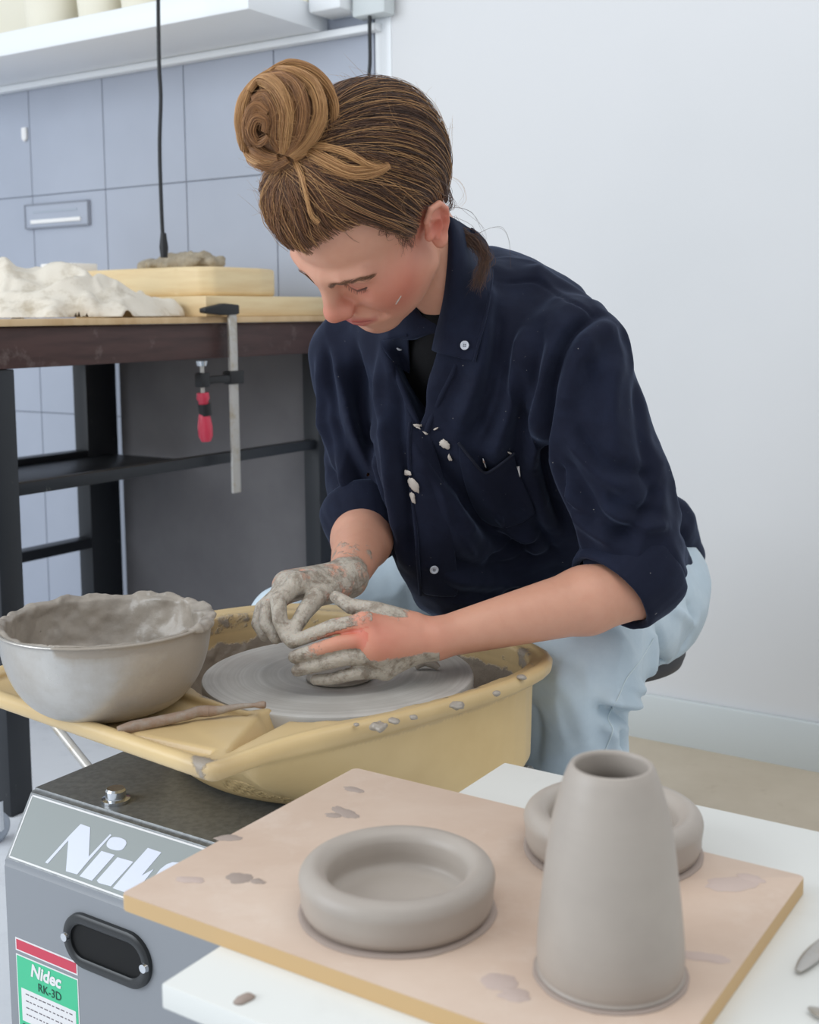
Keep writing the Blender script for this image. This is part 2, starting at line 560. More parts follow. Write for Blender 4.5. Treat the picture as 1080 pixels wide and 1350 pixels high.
# tiled wall : grout body plus one mesh of tiles, each with eased edges
bm = bmesh.new(); add_box(bm, -6.0, -1.617, WV + 0.004, WV + 0.15, 0, 2.75)
tiles = bmesh.new()
for iu in range(14):
    u1 = -1.626 - 0.2975 * iu
    for z0, z1 in ((0.0, 0.012), (0.012, 0.62), (0.62, 1.236), (1.236, 1.852), (1.852, 2.47)):
        if z1 - z0 < 0.1: continue
        add_box(tiles, u1 - 0.2975 + 0.0013, u1 - 0.0013, WV, WV + 0.01, z0 + 0.0013, z1 - 0.0013, 0.0012, 1)
me = bpy.data.meshes.new('t'); tiles.to_mesh(me); tiles.free()
nf0 = len(bm.faces); bm.from_mesh(me); bpy.data.meshes.remove(me)
bm.faces.ensure_lookup_table()
for f in bm.faces[nf0:]: f.material_index = 1
bmesh.ops.recalc_face_normals(bm, faces=bm.faces)
me = bpy.data.meshes.new('wall_left'); bm.to_mesh(me); bm.free()
w_left = struct(link_mesh('wall_left', me, [m_grout, m_tile], smooth=False))

# wall shelf above the tiles
r = root('wall_shelf', 'thick white wall shelf above the blue-grey tiles at top left', 'shelf', UV(-3.0, 2.2, 1.545))
box('shelf_board', -5.2, -1.755, 2.055, WV - 0.002, 1.545, 1.602, m_shelfw, r, bev=0.003)
box('back_board', -5.2, -1.80, WV - 0.022, WV - 0.003, 1.6025, 2.1, m_bisque, r, bev=0.002)
box('wall_batten', -5.2, -1.60, WV - 0.03, WV - 0.002, 1.528, 1.5445, m_shelfw, r, bev=0.002)
def jar(u, v, z, rad, h, label, mat=m_bisque):
    bm = bmesh.new()
    add_lathe(bm, [(0, 0), (rad * .82, 0), (rad * .9, h * .1), (rad, h * .5), (rad * .93, h * .92), (rad * .97, h), (rad * .88, h), (rad * .84, h * .9), (rad * .88, h * .5), (rad * .75, h * .12), (0, h * .08)], UV(u, v, z), 40)
    return tag(bm_obj('pot', bm, mat, origin=UV(u, v, z), smooth=True), label, 'pot', 'pale pots on the wall shelf')
for u, rad, h, lb in ((-2.50, .075, .22, 'tall cream pot at the far left end of the white wall shelf'),
                      (-2.325, .062, .17, 'cream pot second from the left on the white wall shelf'),
                      (-2.165, .07, .2, 'cream pot in the middle of the row on the white wall shelf'),
                      (-1.99, .058, .16, 'cream pot nearest the hanging black cord on the white wall shelf')):
    jar(u, 2.17, 1.602, rad, h, lb)
# trunking box beside the shelf end
r = root('cable_trunking', 'white plastic cable trunking box under the shelf end by the white wall', 'trunking', UV(-1.66, 2.3, 1.546))
box('junction_box', -1.745, -1.655, 2.25, WV - 0.002, 1.572, 1.72, m_shelfw, r, bev=0.006)
box('trunking_channel', -1.648, -1.56, 2.285, WV - 0.012, 1.556, 2.6, m_base, r, bev=0.004)

# switch plate and small white hook on the tiles
r = root('wall_plate', 'grey rectangular plate with a white strip on the tiled wall', 'plate', UV(-2.71, 2.335, 1.14))
box('frame', -2.842, -2.578, 2.332, 2.3395, 1.143, 1.213, m_tile, r, bev=0.003)
bm = bmesh.new()
for a in ((-2.84, -2.58, 1.2085, 1.2125), (-2.84, -2.58, 1.1435, 1.1475), (-2.8415, -2.8375, 1.144, 1.212), (-2.5825, -2.5785, 1.144, 1.212)):
    add_box(bm, a[0], a[1], 2.3300, 2.3322, a[2], a[3])
bm_obj('rim', bm, m_grout, r)
box('strip', -2.815, -2.61, 2.328, 2.3322, 1.157, 1.168, m_paper, r, bev=0.001)
box('slot', -2.805, -2.625, 2.3305, 2.3322, 1.186, 1.192, m_frosted, r)
bm = bmesh.new()
b = bmesh.new()
pts = [(-2.842, 1.428), (-2.822, 1.428), (-2.822, 1.397), (-2.832, 1.388), (-2.842, 1.397)]
f0 = [b.verts.new(UV(u, 2.3395, z)) for u, z in pts]; f1 = [b.verts.new(UV(u, 2.331, z)) for u, z in pts]
b.faces.new(f0); b.faces.new(f1[::-1])
for i in range(5): b.faces.new((f0[i], f0[(i + 1) % 5], f1[(i + 1) % 5], f1[i]))
bmesh.ops.bevel(b, geom=list(b.edges), offset=0.0015, segments=2, affect='EDGES'); merge(bm, b)
tag(bm_obj('adhesive_hook', bm, m_paper, origin=UV(-2.83, 2.335, 1.388), angle=40), 'small white adhesive hook on the tiled wall', 'hook')

# hanging cords
def cord(pix, d, label, plug=None):
    pts = cat_rom([P(x, y, d) for x, y in pix], 8)
    r = root('hanging_cord', label, 'cord', pts[-1])
    tube('cable', pts, 0.0042, m_rubber, r, n=8)
    if plug:
        a = Vector(pts[-1]); tube('cord_end', [a + Vector((0, 0, .03)), a, a - Vector((0, 0, .022))], [0.006, .0095, .0075], m_rubber, r, n=12)
    return r
cord([(206, -260), (208, -60), (209, 40), (210, 90), (212, 130), (210.5, 190), (212, 250), (214, 300), (216, 326)], 2.62, 'long thin black cord hanging in front of the tiled wall above the workbench', True)
cord([(488, -260), (488, -60), (487.5, 30), (488, 80), (486, 110), (486, 170), (488, 260)], 2.80, 'black cord hanging behind the woman beside the white wall edge')

# ---------------------------------------------------------------- workbench
TU = -1.75
r = root('workbench', 'tall workbench with dark timber rail and black steel legs by the tiled wall', 'workbench', UV(-2.1, 1.9, 0))
box('tabletop', -2.52, TU + 0.012, 1.33, 2.332, 0.877, 0.890, m_ply, r, bev=0.002)
box('front_rail', TU - 0.035, TU, 1.345, 2.33, 0.803, 0.876, m_wooddark, r, bev=0.003)
box('end_rail', -2.5, TU - 0.036, 1.345, 1.38, 0.803, 0.876, m_wooddark, r, bev=0.003)
box('rear_rail', -2.5, -2.465, 1.381, 2.33, 0.803, 0.876, m_wooddark, r, bev=0.003)
for (u0, u1, v0, v1) in ((TU - .05, TU - .004, 1.352, 1.402), (TU - .05, TU - .004, 2.272, 2.322), (-2.495, -2.445, 1.385, 1.435), (-2.495, -2.445, 2.18, 2.285)):
    box('leg', u0, u1, v0, v1, 0.001, 0.802, m_black, r, bev=0.002)
box('stretcher', TU - 0.04, TU - 0.014, 1.403, 2.271, 0.575, 0.597, m_black, r, bev=0.001)
box('stretcher', -2.487, -2.445, 1.436, 2.179, 0.517, 0.545, m_black, r, bev=0.001)
box('stretcher', -2.487, -2.445, 1.436, 2.179, 0.285, 0.312, m_black, r, bev=0.001)
box('stretcher', -2.444, TU - 0.051, 1.36, 1.39, 0.56, 0.585, m_black, r, bev=0.001)
box('shadow_panel', -2.44, -1.80, 2.292, 2.322, 0.02, 0.802, m_benchshadow, r, bev=0.002)  # added dark sheet, stands in for the shadow on the wall tiles
box('lower_shelf', -2.44, -2.20, 1.40, 2.26, 0.515, 0.528, m_black, r, bev=0.001)

tag(box('pine_board', -2.16, -1.757, 1.90, 2.335, 0.890, 0.934, m_pine, bev=0.003), 'pale pine board lying flat on the workbench behind the clamp', 'board')
bm = bmesh.new()
pl = [(-2.33, 1.92), (-1.86, 1.92), (-1.80, 1.925), (-1.775, 1.95), (-1.775, 2.10), (-1.80, 2.18), (-1.86, 2.2), (-2.33, 2.2)]
add_prism(bm, pl, 0.934, 0.997, 0.01, 3)
tag(bm_obj('plaster_bat', bm, m_pine, origin=UV(-2, 1.99, .934), angle=50), 'thick round-cornered pale wooden block stacked on the pine board', 'block')
# clay lump on the block
def lumpy(name, c, r, seed, amp, mat, label, cat, h=0.004, parent=None, ns=35, flatz=None):
    c = np.array(c); r_ = np.array(r)
    E = ellip(c, r_, np.array([list(U), list(V), [0, 0, 1]]).T)
    S = Shape().add(lambda p: E(p) + vnoise(p, ns, seed, 3).astype(np.float32) * amp, 0.001)
    if flatz is not None: S.cut(half((0, 0, flatz), (0, 0, -1)), 0.004)
    vp, q = skin(S, c - r_.max() * 1.5, c + r_.max() * 1.5, h, project=0)
    me = to_mesh(name, vp, q)
    o = link_mesh(name, me, mat, parent, origin=Vector(c) if parent is None else None)
    if parent is None: tag(o, label, cat)
    return o
c = UV(-1.96, 2.04, 1.008)
lumpy('clay_slab', c, (.125, .05, .022), 3, .012, m_claydry, 'rough grey slab of clay lying on the pale wooden block', 'clay', flatz=0.9975)
tag(box('paper_box', -2.31, -2.21, 1.935, 2.02, 0.998, 1.018, m_paper, bev=0.002), 'small white box on the left end of the pale wooden block', 'box')
# crumpled dust sheet : folded height field over the tabletop
def sheet():
    nu, nv = 150, 110
    us = np.linspace(-2.36, -1.76, nu); vs = np.linspace(1.40, 1.885, nv)
    A, B = np.meshgrid(us, vs, indexing='ij')
    p = np.stack([A.ravel(), B.ravel(), np.zeros(A.size)], -1)
    a = (p[:, 0] + 2.0) / .225; b = (p[:, 1] - 1.66) / .225
    a2 = a + vnoise(p, 6, 2) * .25; b2 = b + vnoise(p, 6, 5) * .3
    r2 = np.sqrt(a2 ** 2 + b2 ** 2)
    base = np.clip(1 - r2, 0, 1) ** 0.55
    fold = 1 - np.abs(vnoise(p, 7, 11, 2)) * 1.6
    fold2 = 1 - np.abs(vnoise(p + vnoise(p, 9, 3)[:, None] * .03, 17, 19, 2)) * 1.5
    z = 0.8915 + base * (0.066 + 0.048 * fold + 0.026 * fold2) + np.clip(1.15 - r2, 0, 1) * .004
    keep = (r2 < 1.03)
    q = np.stack([U.x * p[:, 0] + V.x * p[:, 1] + vnoise(p, 12, 8) * .012 * base, U.y * p[:, 0] + V.y * p[:, 1] + vnoise(p, 12, 9) * .012 * base, z], -1)
    idx = np.arange(nu * nv).reshape(nu, nv)
    F = np.stack([idx[:-1, :-1], idx[1:, :-1], idx[1:, 1:], idx[:-1, 1:]], -1).reshape(-1, 4)
    F = F[keep[F].all(1)]
    used = np.unique(F); mp = -np.ones(nu * nv, int); mp[used] = np.arange(len(used))
    me = to_mesh('dust_sheet', q[used], mp[F])
    o = link_mesh('dust_sheet', me, m_cloth, origin=UV(-2.05, 1.66, .89))
    s = o.modifiers.new('thickness', 'SOLIDIFY'); s.thickness = 0.0015; s.offset = 1
    return tag(o, 'crumpled off-white dust sheet heaped on the left of the workbench', 'cloth')
sheet()
# tap at far left
r = root('tap', 'small chrome tap behind the crumpled sheet at the far left of the workbench', 'tap', UV(-2.42, 1.84, .89))
c = P(22, 392, 2.62)
tube('tap_body', [(c.x, c.y, .8905), (c.x, c.y, .955)], [.014, .011], m_chrome, r, n=20)
tube('spout', cat_rom([(c.x, c.y, .95), (c.x, c.y, .975), (c.x - .012, c.y - .02, .985), (c.x - .03, c.y - .05, .975)], 6), .008, m_chrome, r, n=14)
r.location = (c.x, c.y, .89)
for ch in r.children: ch.location -= Vector((c.x, c.y, .89)) - UV(-2.42, 1.84, .89)

# bar clamp on the bench rail
v0 = 1.945
r = root('bar_clamp', 'steel bar clamp with red handle hanging on the workbench edge', 'clamp', UV(TU + .03, v0, .892))
u0 = TU + .02
box('bar', u0, u0 + .007, v0 - .012, v0 + .012, .515, .905, m_steel, r, bev=.001)
bm = bmesh.new()
add_hull(bm, [UV(u, v, z) for u in (u0 - .006, u0 + .012) for v, z in ((v0 + .016, .895), (v0 + .016, .915), (v0 - .09, .908), (v0 - .09, .898), (v0 - .03, .918), (v0 - .03, .893))], .003)
bm_obj('fixed_jaw', bm, m_iron, r, angle=40)
bm = bmesh.new()
add_box(bm, u0 - .007, u0 + .014, v0 - .1, v0 + .02, .752, .768, .004)
add_box(bm, u0 - .009, u0 + .016, v0 - .022, v0 + .022, .748, .776, .004)
add_box(bm, u0 - .008, u0 + .015, v0 - .108, v0 - .084, .746, .776, .004)
bm_obj('sliding_arm', bm, m_iron, r, angle=40)
tube('screw', [UV(u0 + .004, v0 - .096, .735), UV(u0 + .004, v0 - .096, .79)], .0045, m_steel, r, n=14)
tube('pad', [UV(u0 + .004, v0 - .096, .79), UV(u0 + .004, v0 - .096, .80)], [.010, .012], m_chrome, r, n=18)
hp = [(.0, .735, .0125), (.0, .722, .0135), (-.0, .718, .0105), (.0, .70, .010), (.0, .685, .0125), (.0, .665, .0155), (.0, .645, .0150), (.0, .634, .010)]
tube('handle', [UV(u0 + .004 + a, v0 - .096 + (.735 - z) * .06, z) for a, z, q in hp], [q for a, z, q in hp], m_redplastic, r, n=20)
tube('handle_core', [UV(u0 + .005, v0 - .094, .712), UV(u0 + .005, v0 - .091, .688)], .0135, m_iron, r, n=20)

# thin tube stand and a round rubber caster on the floor at far left
a, b = P(66, 948, 1.80), P(128, 1026, 1.74)
r = root('tube_stand', 'thin slanting grey metal tube below the splash pan tray', 'stand', (b.x + .1, b.y, 0))
d = (b - a).normalized()
end = b + d * ((b.z - .012) / -d.z)
tube('tube', [a - d * .12, b, end], .0068, m_steel, r, n=14)
tube('foot_pad', [end, end - Vector((0, 0, .010))], [.014, .016], m_iron, r, n=16)
c = G(-8, 1090, .028)
r = root('caster', 'round dark grey rubber caster on the floor at the far left edge', 'caster', (c.x, c.y, 0))
bm = bmesh.new(); add_lathe(bm, [(0, -.012), (.018, -.012), (.026, -.010), (.028, 0), (.026, .010), (.018, .012), (0, .012)], c, 40, axis=U)
bm_obj('wheel', bm, m_frosted, r, smooth=True)
tube('axle', [c - U * .018, c + U * .018], .005, m_chrome, r, n=12)
tube('stem', [c + U * .019, c + U * .019 + Vector((0, 0, .05))], .005, m_chrome, r, n=12)

# ---------------------------------------------------------------- potter's wheel
m_metal = Mat('hammered_grey_enamel', (118, 121, 122), 0.28, metal=0.15, spec=0.6)
m_metal.mix(m_metal.ramp(m_metal.noise(140, 3, 0.6), 0.4, 0.62), (100, 103, 105)); m_metal.bump(m_metal.noise(150, 3), 0.2, 0.0008)
m_side = Mat('grey_painted_steel', (141, 144, 149), 0.45); m_side.bump(m_side.noise(120, 3), 0.06, 0.0006)
m_label = Mat('grey_face_label', (142, 148, 146), 0.45)
m_letter = Mat('pale_lilac_lettering', (214, 218, 232), 0.4)
m_cream = Mat('cream_splash_pan_plastic', (220, 192, 140), 0.36)
m_cream.mix(m_cream.ramp(m_cream.noise(5, 5, 0.6), 0.45, 0.75), (206, 176, 124))
def claymask(mat, scale, lo, hi, rgb, attr, rough=0.35):
    """clay where attribute + noise is high"""
    nz = mat.noise(scale, 6, 0.65)
    ad = mat.n('Math', operation='ADD'); mat.link(mat.attr(attr), ad.inputs[0]); mat.link(nz, ad.inputs[1])
    f = mat.ramp(ad.outputs[0], lo, hi)
    mat.mix(f, rgb); return f
m_cream.mix(m_cream.mul(m_cream.ramp(m_cream.attr('clay'), .0, .5), .55), (172, 148, 112))
f = claymask(m_cream, 28, 0.98, 1.06, (152, 140, 126), 'clay')
m_cream.bump(m_cream.mul(f, m_cream.noise(70, 5)), 0.7, 0.003)
m_disc = Mat('slip_coated_wheel_head', (172, 168, 161), 0.32, spec=0.5)
m_clay = Mat('wet_grey_clay', (160, 150, 138), 0.36, spec=0.55)
m_clay.mix(m_clay.ramp(m_clay.noise(22, 5, 0.65), 0.4, 0.7), (138, 129, 118)); m_clay.bump(m_clay.noise(55, 5), 0.5, 0.003)
m_handle = Mat('black_moulded_handle', (34, 36, 38), 0.35)
m_dark = Mat('black_recess', (8, 8, 9), 0.8)
m_red = Mat('red_label', (206, 66, 88), 0.5)
m_green = Mat('green_label', (72, 196, 146), 0.5)
m_lblwhite = Mat('label_white', (232, 230, 230), 0.5)
m_lbldark = Mat('label_dark_print', (22, 70, 56), 0.5)
m_lblgrey = Mat('label_grey_print', (108, 100, 106), 0.5)

DC = UV(-0.803, 1.068, 0)
r = root('potters_wheel', 'grey electric potter\'s wheel with cream splash pan and turning head', 'potter\'s wheel', UV(-0.82, 1.05, 0))
# housing section in (v, z), extruded along U
sec = [(0.82, 0.10), (0.82, 0.297), (0.862, 0.366), (1.22, 0.366), (1.25, 0.34), (1.25, 0.10)]
bm = bmesh.new(); b = bmesh.new()
ul, ur = -1.083, -0.635
a0 = [b.verts.new(UV(ul, v, z)) for v, z in sec]; a1 = [b.verts.new(UV(ur, v, z)) for v, z in sec]
b.faces.new(a0); b.faces.new(a1[::-1])
for i in range(6): b.faces.new((a0[i], a0[(i + 1) % 6], a1[(i + 1) % 6], a1[i]))
bmesh.ops.bevel(b, geom=list(b.edges), offset=0.004, segments=3, affect='EDGES'); merge(bm, b)
bmesh.ops.recalc_face_normals(bm, faces=bm.faces)
for f_ in bm.faces:
    if f_.calc_center_median().z > 0.30: f_.material_index = 1
hs = bm_obj('housing', bm, [m_side, m_metal], r, angle=30)
for u, v in ((-1.03, .86), (-.68, .86), (-1.03, 1.20), (-.68, 1.20)):
    tube('foot', [UV(u, v, .1005), UV(u, v, .03), UV(u, v, .001)], [.02, .02, .03], m_handle, r, n=20)
# slanted face label
p0 = Vector((0.82, 0.297)); p1 = Vector((0.862, 0.366)); nrm2 = Vector((-(p1 - p0).y, (p1 - p0).x)).normalized()
nP = (UV(0, nrm2.x, nrm2.y)).normalized()
Opan = UV(-1.083, 0.82, 0.297); Tp = (UV(0, p1.x, p1.y) - UV(0, p0.x, p0.y)).normalized()
LP = (p1 - p0).length
def PN(u, t, off=0.0):           # u along the face from its left end, t up the slope
    return Opan + U * u + Tp * t + nP * off
def onpanel(px, py, off):
    rr = ray(px, py); o = Vector((0, 0, CAM_Z)); q = Opan + nP * off
    return o + rr * ((q - o).dot(nP) / rr.dot(nP))
def pan_poly(bm, pts, off, thick=0.0006):
    b = bmesh.new(); pts = [Vector(p) for p in pts]
    lo = [b.verts.new(p) for p in pts]; hi = [b.verts.new(p + nP * thick) for p in pts]
    n = len(pts); b.faces.new(lo[::-1]); b.faces.new(hi)
    for i in range(n): b.faces.new((lo[i], lo[(i + 1) % n], hi[(i + 1) % n], hi[i]))
    merge(bm, b)
bm = bmesh.new(); pan_poly(bm, [PN(.008, .006), PN(.440, .006), PN(.440, LP - .006), PN(.008, LP - .006)], 0, .0008)
lab = bm_obj('face_label', bm, m_label, r)
bm = bmesh.new()
for a, b_, c_, d_ in ((.008, .440, .006, .0078), (.008, .440, LP - .0078, LP - .006), (.008, .0098, .006, LP - .006), (.4382, .440, .006, LP - .006)):
    pan_poly(bm, [PN(a, c_, .0008), PN(b_, c_, .0008), PN(b_, d_, .0008), PN(a, d_, .0008)], 0, .0003)
bm_obj('border', bm, m_lblwhite, lab)
bm = bmesh.new()
cr = lambda x, y: onpanel(40 + x / 5.4, 1070 + y / 5.4, .0008)
glyphs = [
    [(107, 362), (285, 165), (360, 88), (428, 112), (418, 320), (570, 160), (580, 167), (420, 345), (335, 447), (255, 425), (272, 205), (125, 370)],
    [(352, 460), (508, 280), (602, 308), (440, 492)],
    [(475, 490), (622, 325), (735, 357), (722, 372), (575, 532), (488, 508)],
    [(588, 545), (745, 362), (838, 258), (935, 290), (795, 455), (840, 430), (880, 410), (760, 560), (690, 580)]]
for gl in glyphs: pan_poly(bm, [cr(*q) for q in gl], 0, .0004)
pan_poly(bm, [cr(615 + 70 * math.cos(a) * (1 + .18 * math.sin(2 * a)) - 12 * math.sin(a), 229 - 48 * math.sin(a)) for a in np.linspace(0, 2 * PI, 28)[:-1]], 0, .0004)
# the remaining letters, running on beneath the board's edge
tb = text_mesh('ec', 0.075, 0.35, 0.0022, 0.0002)
M4 = Matrix((( U.x, Tp.x, nP.x, 0), (U.y, Tp.y, nP.y, 0), (U.z, Tp.z, nP.z, 0), (0, 0, 0, 1)))
t0 = onpanel(190, 1176, .001)
for v in tb.verts: v.co = t0 + U * v.co.x + Tp * v.co.y + nP * v.co.z
merge(bm, tb)
bm_obj('lettering', bm, m_letter, lab)

# vertical side : carrying handle and sticker, in (u, z) on v = 0.82
def SP(u, z, off=0.0): return UV(u, 0.82 - off, z)
hu0, hu1, hz = -0.983, -0.855, 0.2425
def stadium(rad, n=16, ext=0):
    out = []
    zl, zr = hz, hz
    for i in range(n + 1):
        a = -PI / 2 + PI * i / n; out.append((hu1 - .03 + ext + rad * math.cos(a), hz - .0 + rad * math.sin(a)))
    for i in range(n + 1):
        a = PI / 2 + PI * i / n; out.append((hu0 + .03 - ext + rad * math.cos(a), hz + rad * math.sin(a)))
    return out
bm = bmesh.new()
loops = [(.030, .0002), (.0295, .004), (.027, .006), (.021, .006), (.0185, .004), (.018, -.02)]
rings = [[bm.verts.new(SP(u, z, off)) for u, z in stadium(rad)] for rad, off in loops]
for a, b_ in zip(rings, rings[1:]):
    for i in range(len(a)): bm.faces.new((a[i], a[(i + 1) % len(a)], b_[(i + 1) % len(a)], b_[i]))
hd = bm_obj('carrying_handle', bm, m_handle, r, angle=40)
bm = bmesh.new(); bm.faces.new([bm.verts.new(SP(u, z, .0012)) for u, z in stadium(.0186)])
bm_obj('recess', bm, m_dark, hd)
for u in (hu0 + .006, hu1 - .006):
    tube('screw', [SP(u, hz, .005), SP(u, hz, .0085)], [.0055, .0045], m_chrome, hd, n=16)
def side_poly(pts, off, thick, mat, name, parent):
    bm = bmesh.new(); b = bmesh.new()
    lo = [b.verts.new(SP(u, z, off)) for u, z in pts]; hi = [b.verts.new(SP(u, z, off + thick)) for u, z in pts]
    n = len(pts); b.faces.new(lo); b.faces.new(hi[::-1])
    for i in range(n): b.faces.new((lo[i], lo[(i + 1) % n], hi[(i + 1) % n], hi[i]))
    merge(bm, b); return bm_obj(name, bm, mat, parent)
su0, su1 = -1.0705 + .0045, -0.9665
rect = lambda a, b_, c_, d_: [(a, c_), (b_, c_), (b_, d_), (a, d_)]
stk = side_poly(rect(su0, su1, .108, .1955), .0001, .0003, m_lblwhite, 'rating_label', r)
side_poly(rect(su0 + .0015, su1 - .0015, .1095, .194), .0004, .0003, m_green, 'green_field', stk)
side_poly(rect(su0 + .007, su1 - .005, .120, .158), .0007, .0002, m_lblwhite, 'white_field', stk)
rl = side_poly(rect(su0, su1, .1995, .2145), .0001, .0003, m_lblwhite, 'warning_label', r)
side_poly(rect(su0 + .0018, su1 - .0018, .2013, .2127), .0004, .0003, m_red, 'red_field', rl)
def side_text(body, size, u, z, mat, name, parent, shear=0.0, bold=0.0, align='CENTER'):
    tb = text_mesh(body, size, shear, bold, .0001, align=align)
    for v in tb.verts: v.co = SP(u, z, .0011) + U * v.co.x + Vector((0, 0, 1)) * v.co.y + V * -v.co.z
    return bm_obj(name, tb, mat, parent)
side_text('Nidec', .020, -1.018, .177, m_lblwhite, 'brand_lettering', stk, .2, .0007)
side_text('RK-3D', .0135, -1.012, .1625, m_lbldark, 'model_lettering', stk)
side_text('CE', .008, su0 + .011, .1115, m_lbldark, 'approval_mark', stk)
bm = bmesh.new(); rs = np.random.default_rng(4)
for row in range(4):
    z = .1520 - row * .0078; x = su0 + .014
    while x < su1 - .012:
        L = rs.uniform(.002, .006)
        add_box(bm, x, x + L, .8190, .8192, z, z + .0013); x += L + rs.uniform(.001, .003)
bm_obj('small_print', bm, m_lblgrey, stk)

# stainless bolt on top of the housing
c = G(153, 1056, .366)
bm = bmesh.new()
add_lathe(bm, [(0, .0), (.0155, 0), (.0155, .003), (.011, .004), (.011, .012), (.0095, .0145), (0, .0145)], c + Vector((0, 0, .0002)), 32)
bm_obj('bolt', bm, m_chrome, r, angle=30)

# splash pan
def rounded(poly, rad, n=5):
    out = []; N = len(poly)
    for i in range(N):
        p = np.array(poly[i], float); a = np.array(poly[i - 1], float); b_ = np.array(poly[(i + 1) % N], float)
        rr = rad[i] if hasattr(rad, '__len__') else rad
        da = (a - p) / np.linalg.norm(a - p); db = (b_ - p) / np.linalg.norm(b_ - p)
        s, e = p + da * rr, p + db * rr
        for t in np.linspace(0, 1, n): out.append(tuple((1 - t) ** 2 * s + 2 * t * (1 - t) * p + t * t * e))
    return out
outer = rounded([(-.718, .768), (-.85, .782), (-1.135, .812), (-1.150, .93), (-1.125, 1.18), (-1.06, 1.29), (-.90, 1.335), (-.72, 1.31), (-.612, 1.245), (-.606, 1.14), (-.645, .99), (-.70, .875)], [.012, .04, .03, .05, .06, .06, .07, .07, .05, .05, .05, .04])
basin = rounded([(-.742, .905), (-.786, .930), (-.80, .905), (-.88, .925), (-1.00, .985), (-1.075, 1.06), (-1.095, 1.16), (-1.045, 1.265), (-.90, 1.31), (-.73, 1.29), (-.632, 1.235), (-.628, 1.145), (-.665, 1.0), (-.705, .925)], [.01, .01, .01, .02, .05, .04, .06, .06, .07, .07, .05, .05, .05, .02])
body = rounded([(-.722, .815), (-.80, .835), (-.90, .895), (-1.02, .97), (-1.09, 1.05), (-1.10, 1.17), (-1.04, 1.26), (-.90, 1.31), (-.73, 1.29), (-.63, 1.235), (-.622, 1.13), (-.655, .99)], [.03, .03, .04, .05, .03, .04, .05, .07, .07, .05, .05, .05])
fo, fb, fbod = poly2(outer), poly2(basin), poly2(body)
def toq(p): return np.stack([p[:, 0] * U.x + p[:, 1] * U.y, p[:, 0] * V.x + p[:, 1] * V.y], -1).astype(np.float32)
ZR = 0.492
BCC = np.array((-.868, 1.150), np.float32)
def shell_d(q, z, inset):
    w = np.clip((ZR - .012 - z) / .114, 0, 1) ** 1.15 * np.clip((-.625 - q[:, 0]) / .15, 0, 1)
    circ = np.sqrt(((q - BCC) ** 2).sum(1)) - .193
    return (1 - w) * fbod(q) + w * circ + inset
notch = poly2([(-.735, .803), (-.779, .905), (-.782, .94), (-.735, .94), (-.742, .905)])
tray = poly2(rounded([(-.745, .79), (-.85, .796), (-1.12, .826), (-1.128, .94), (-.80, .90), (-.786, .90)], .012))
plat1 = poly2([(-.742, .806), (-.865, .797), (-.805, .887), (-.781, .899)])
plat2 = poly2([(-.90, .80), (-.868, .888), (-.92, .90), (-1.0, .90), (-1.0, .80)])
def pan(p):
    p = np.asarray(p, np.float32); q = toq(p); z = p[:, 2]
    dO, dB, dC = fo(q), fb(q), fbod(q)
    plate = smax(dO, np.abs(z - (ZR - .007)) - .007, .006)
    bodyd = smax(smax(shell_d(q, z, 0), z - ZR + .004, .01), .367 - z, .02)
    d = smin(plate, bodyd, .01)
    lip = np.sqrt((dO + .006) ** 2 + (z - ZR + .004) ** 2) - .0075
    d = smin(d, lip, .004)
    d = smax(d, -smax(smax(tray(q), ZR - .0065 - z, .003), -np.minimum(plat1(q), 9), .004), .004)
    inner = smax(smax(dB + .10 * np.maximum(ZR - z, 0), shell_d(q, z, .006), .004), .3741 - z, .02)
    d = smax(d, -inner, .006)
    nt = smax(notch(q) + .45 * (ZR - z), .44 - z, .004)
    return smax(d, -nt, .003)
vp, q_ = skin(Shape().add(pan, 0.0001), UV(-.85, 1.08, .355) - Vector((.5, .5, 0)), UV(-.85, 1.08, .51) + Vector((.5, .5, 0)), .0034)
uvq = toq(vp)
outw = shell_d(uvq, vp[:, 2], 0)
nrm = vert_normals(vp, q_)
away = vp[:, :2] - np.array(UV(-.86, 1.09))[:2]; away /= np.linalg.norm(away, axis=1)[:, None]
inside_ = ((nrm[:, :2] * away).sum(1) < .05) | (nrm[:, 2] > .6)
cl = np.clip((ZR - .012 - vp[:, 2]) / .03, 0, 1) * (outw < -.003) * inside_ * .75
rimd = np.abs(fb(uvq))
cl = np.maximum(cl, np.clip(1 - rimd / .045, 0, 1) * (vp[:, 2] > ZR - .02) * .50)
cl = np.maximum(cl, np.exp(-((uvq[:, 0] + .735) ** 2 + (uvq[:, 1] - .775) ** 2) / .0006) * .6 * (vp[:, 2] > ZR - .02))
cl = np.maximum(cl, np.exp(-((uvq[:, 0] + .93) ** 2 + (uvq[:, 1] - .84) ** 2) / .006) * .46)
cl = np.maximum(cl, .22 * (uvq[:, 1] < .93) * (vp[:, 2] > ZR - .02) * (fo(uvq) < -.012))
nrm = vert_normals(vp, q_)
cr_ = np.clip(vnoise(vp, 45, 3, 3), 0, 1) * np.clip(cl * 1.6 - .5, 0, 1) * .006 * inside_
vp = vp + nrm * cr_[:, None]
me = to_mesh('splash_pan', vp, q_); set_attr(me, 'clay', cl)
panob = link_mesh('splash_pan', me, m_cream, r)
# crumbs of clay along the rim
for i, (x, y, s) in enumerate(((500, 957, .007), (520, 951, .0045), (602, 930, .006), (655, 914, .004), (545, 944, .004), (470, 955, .003), (688, 893, .004))):
    c = G(x, y, ZR + .004)
    lumpy('clay_crumb', c, (s * 1.3, s, s * .6), i, s * .35, m_clay, None, None, h=.0011, parent=panob, ns=160)
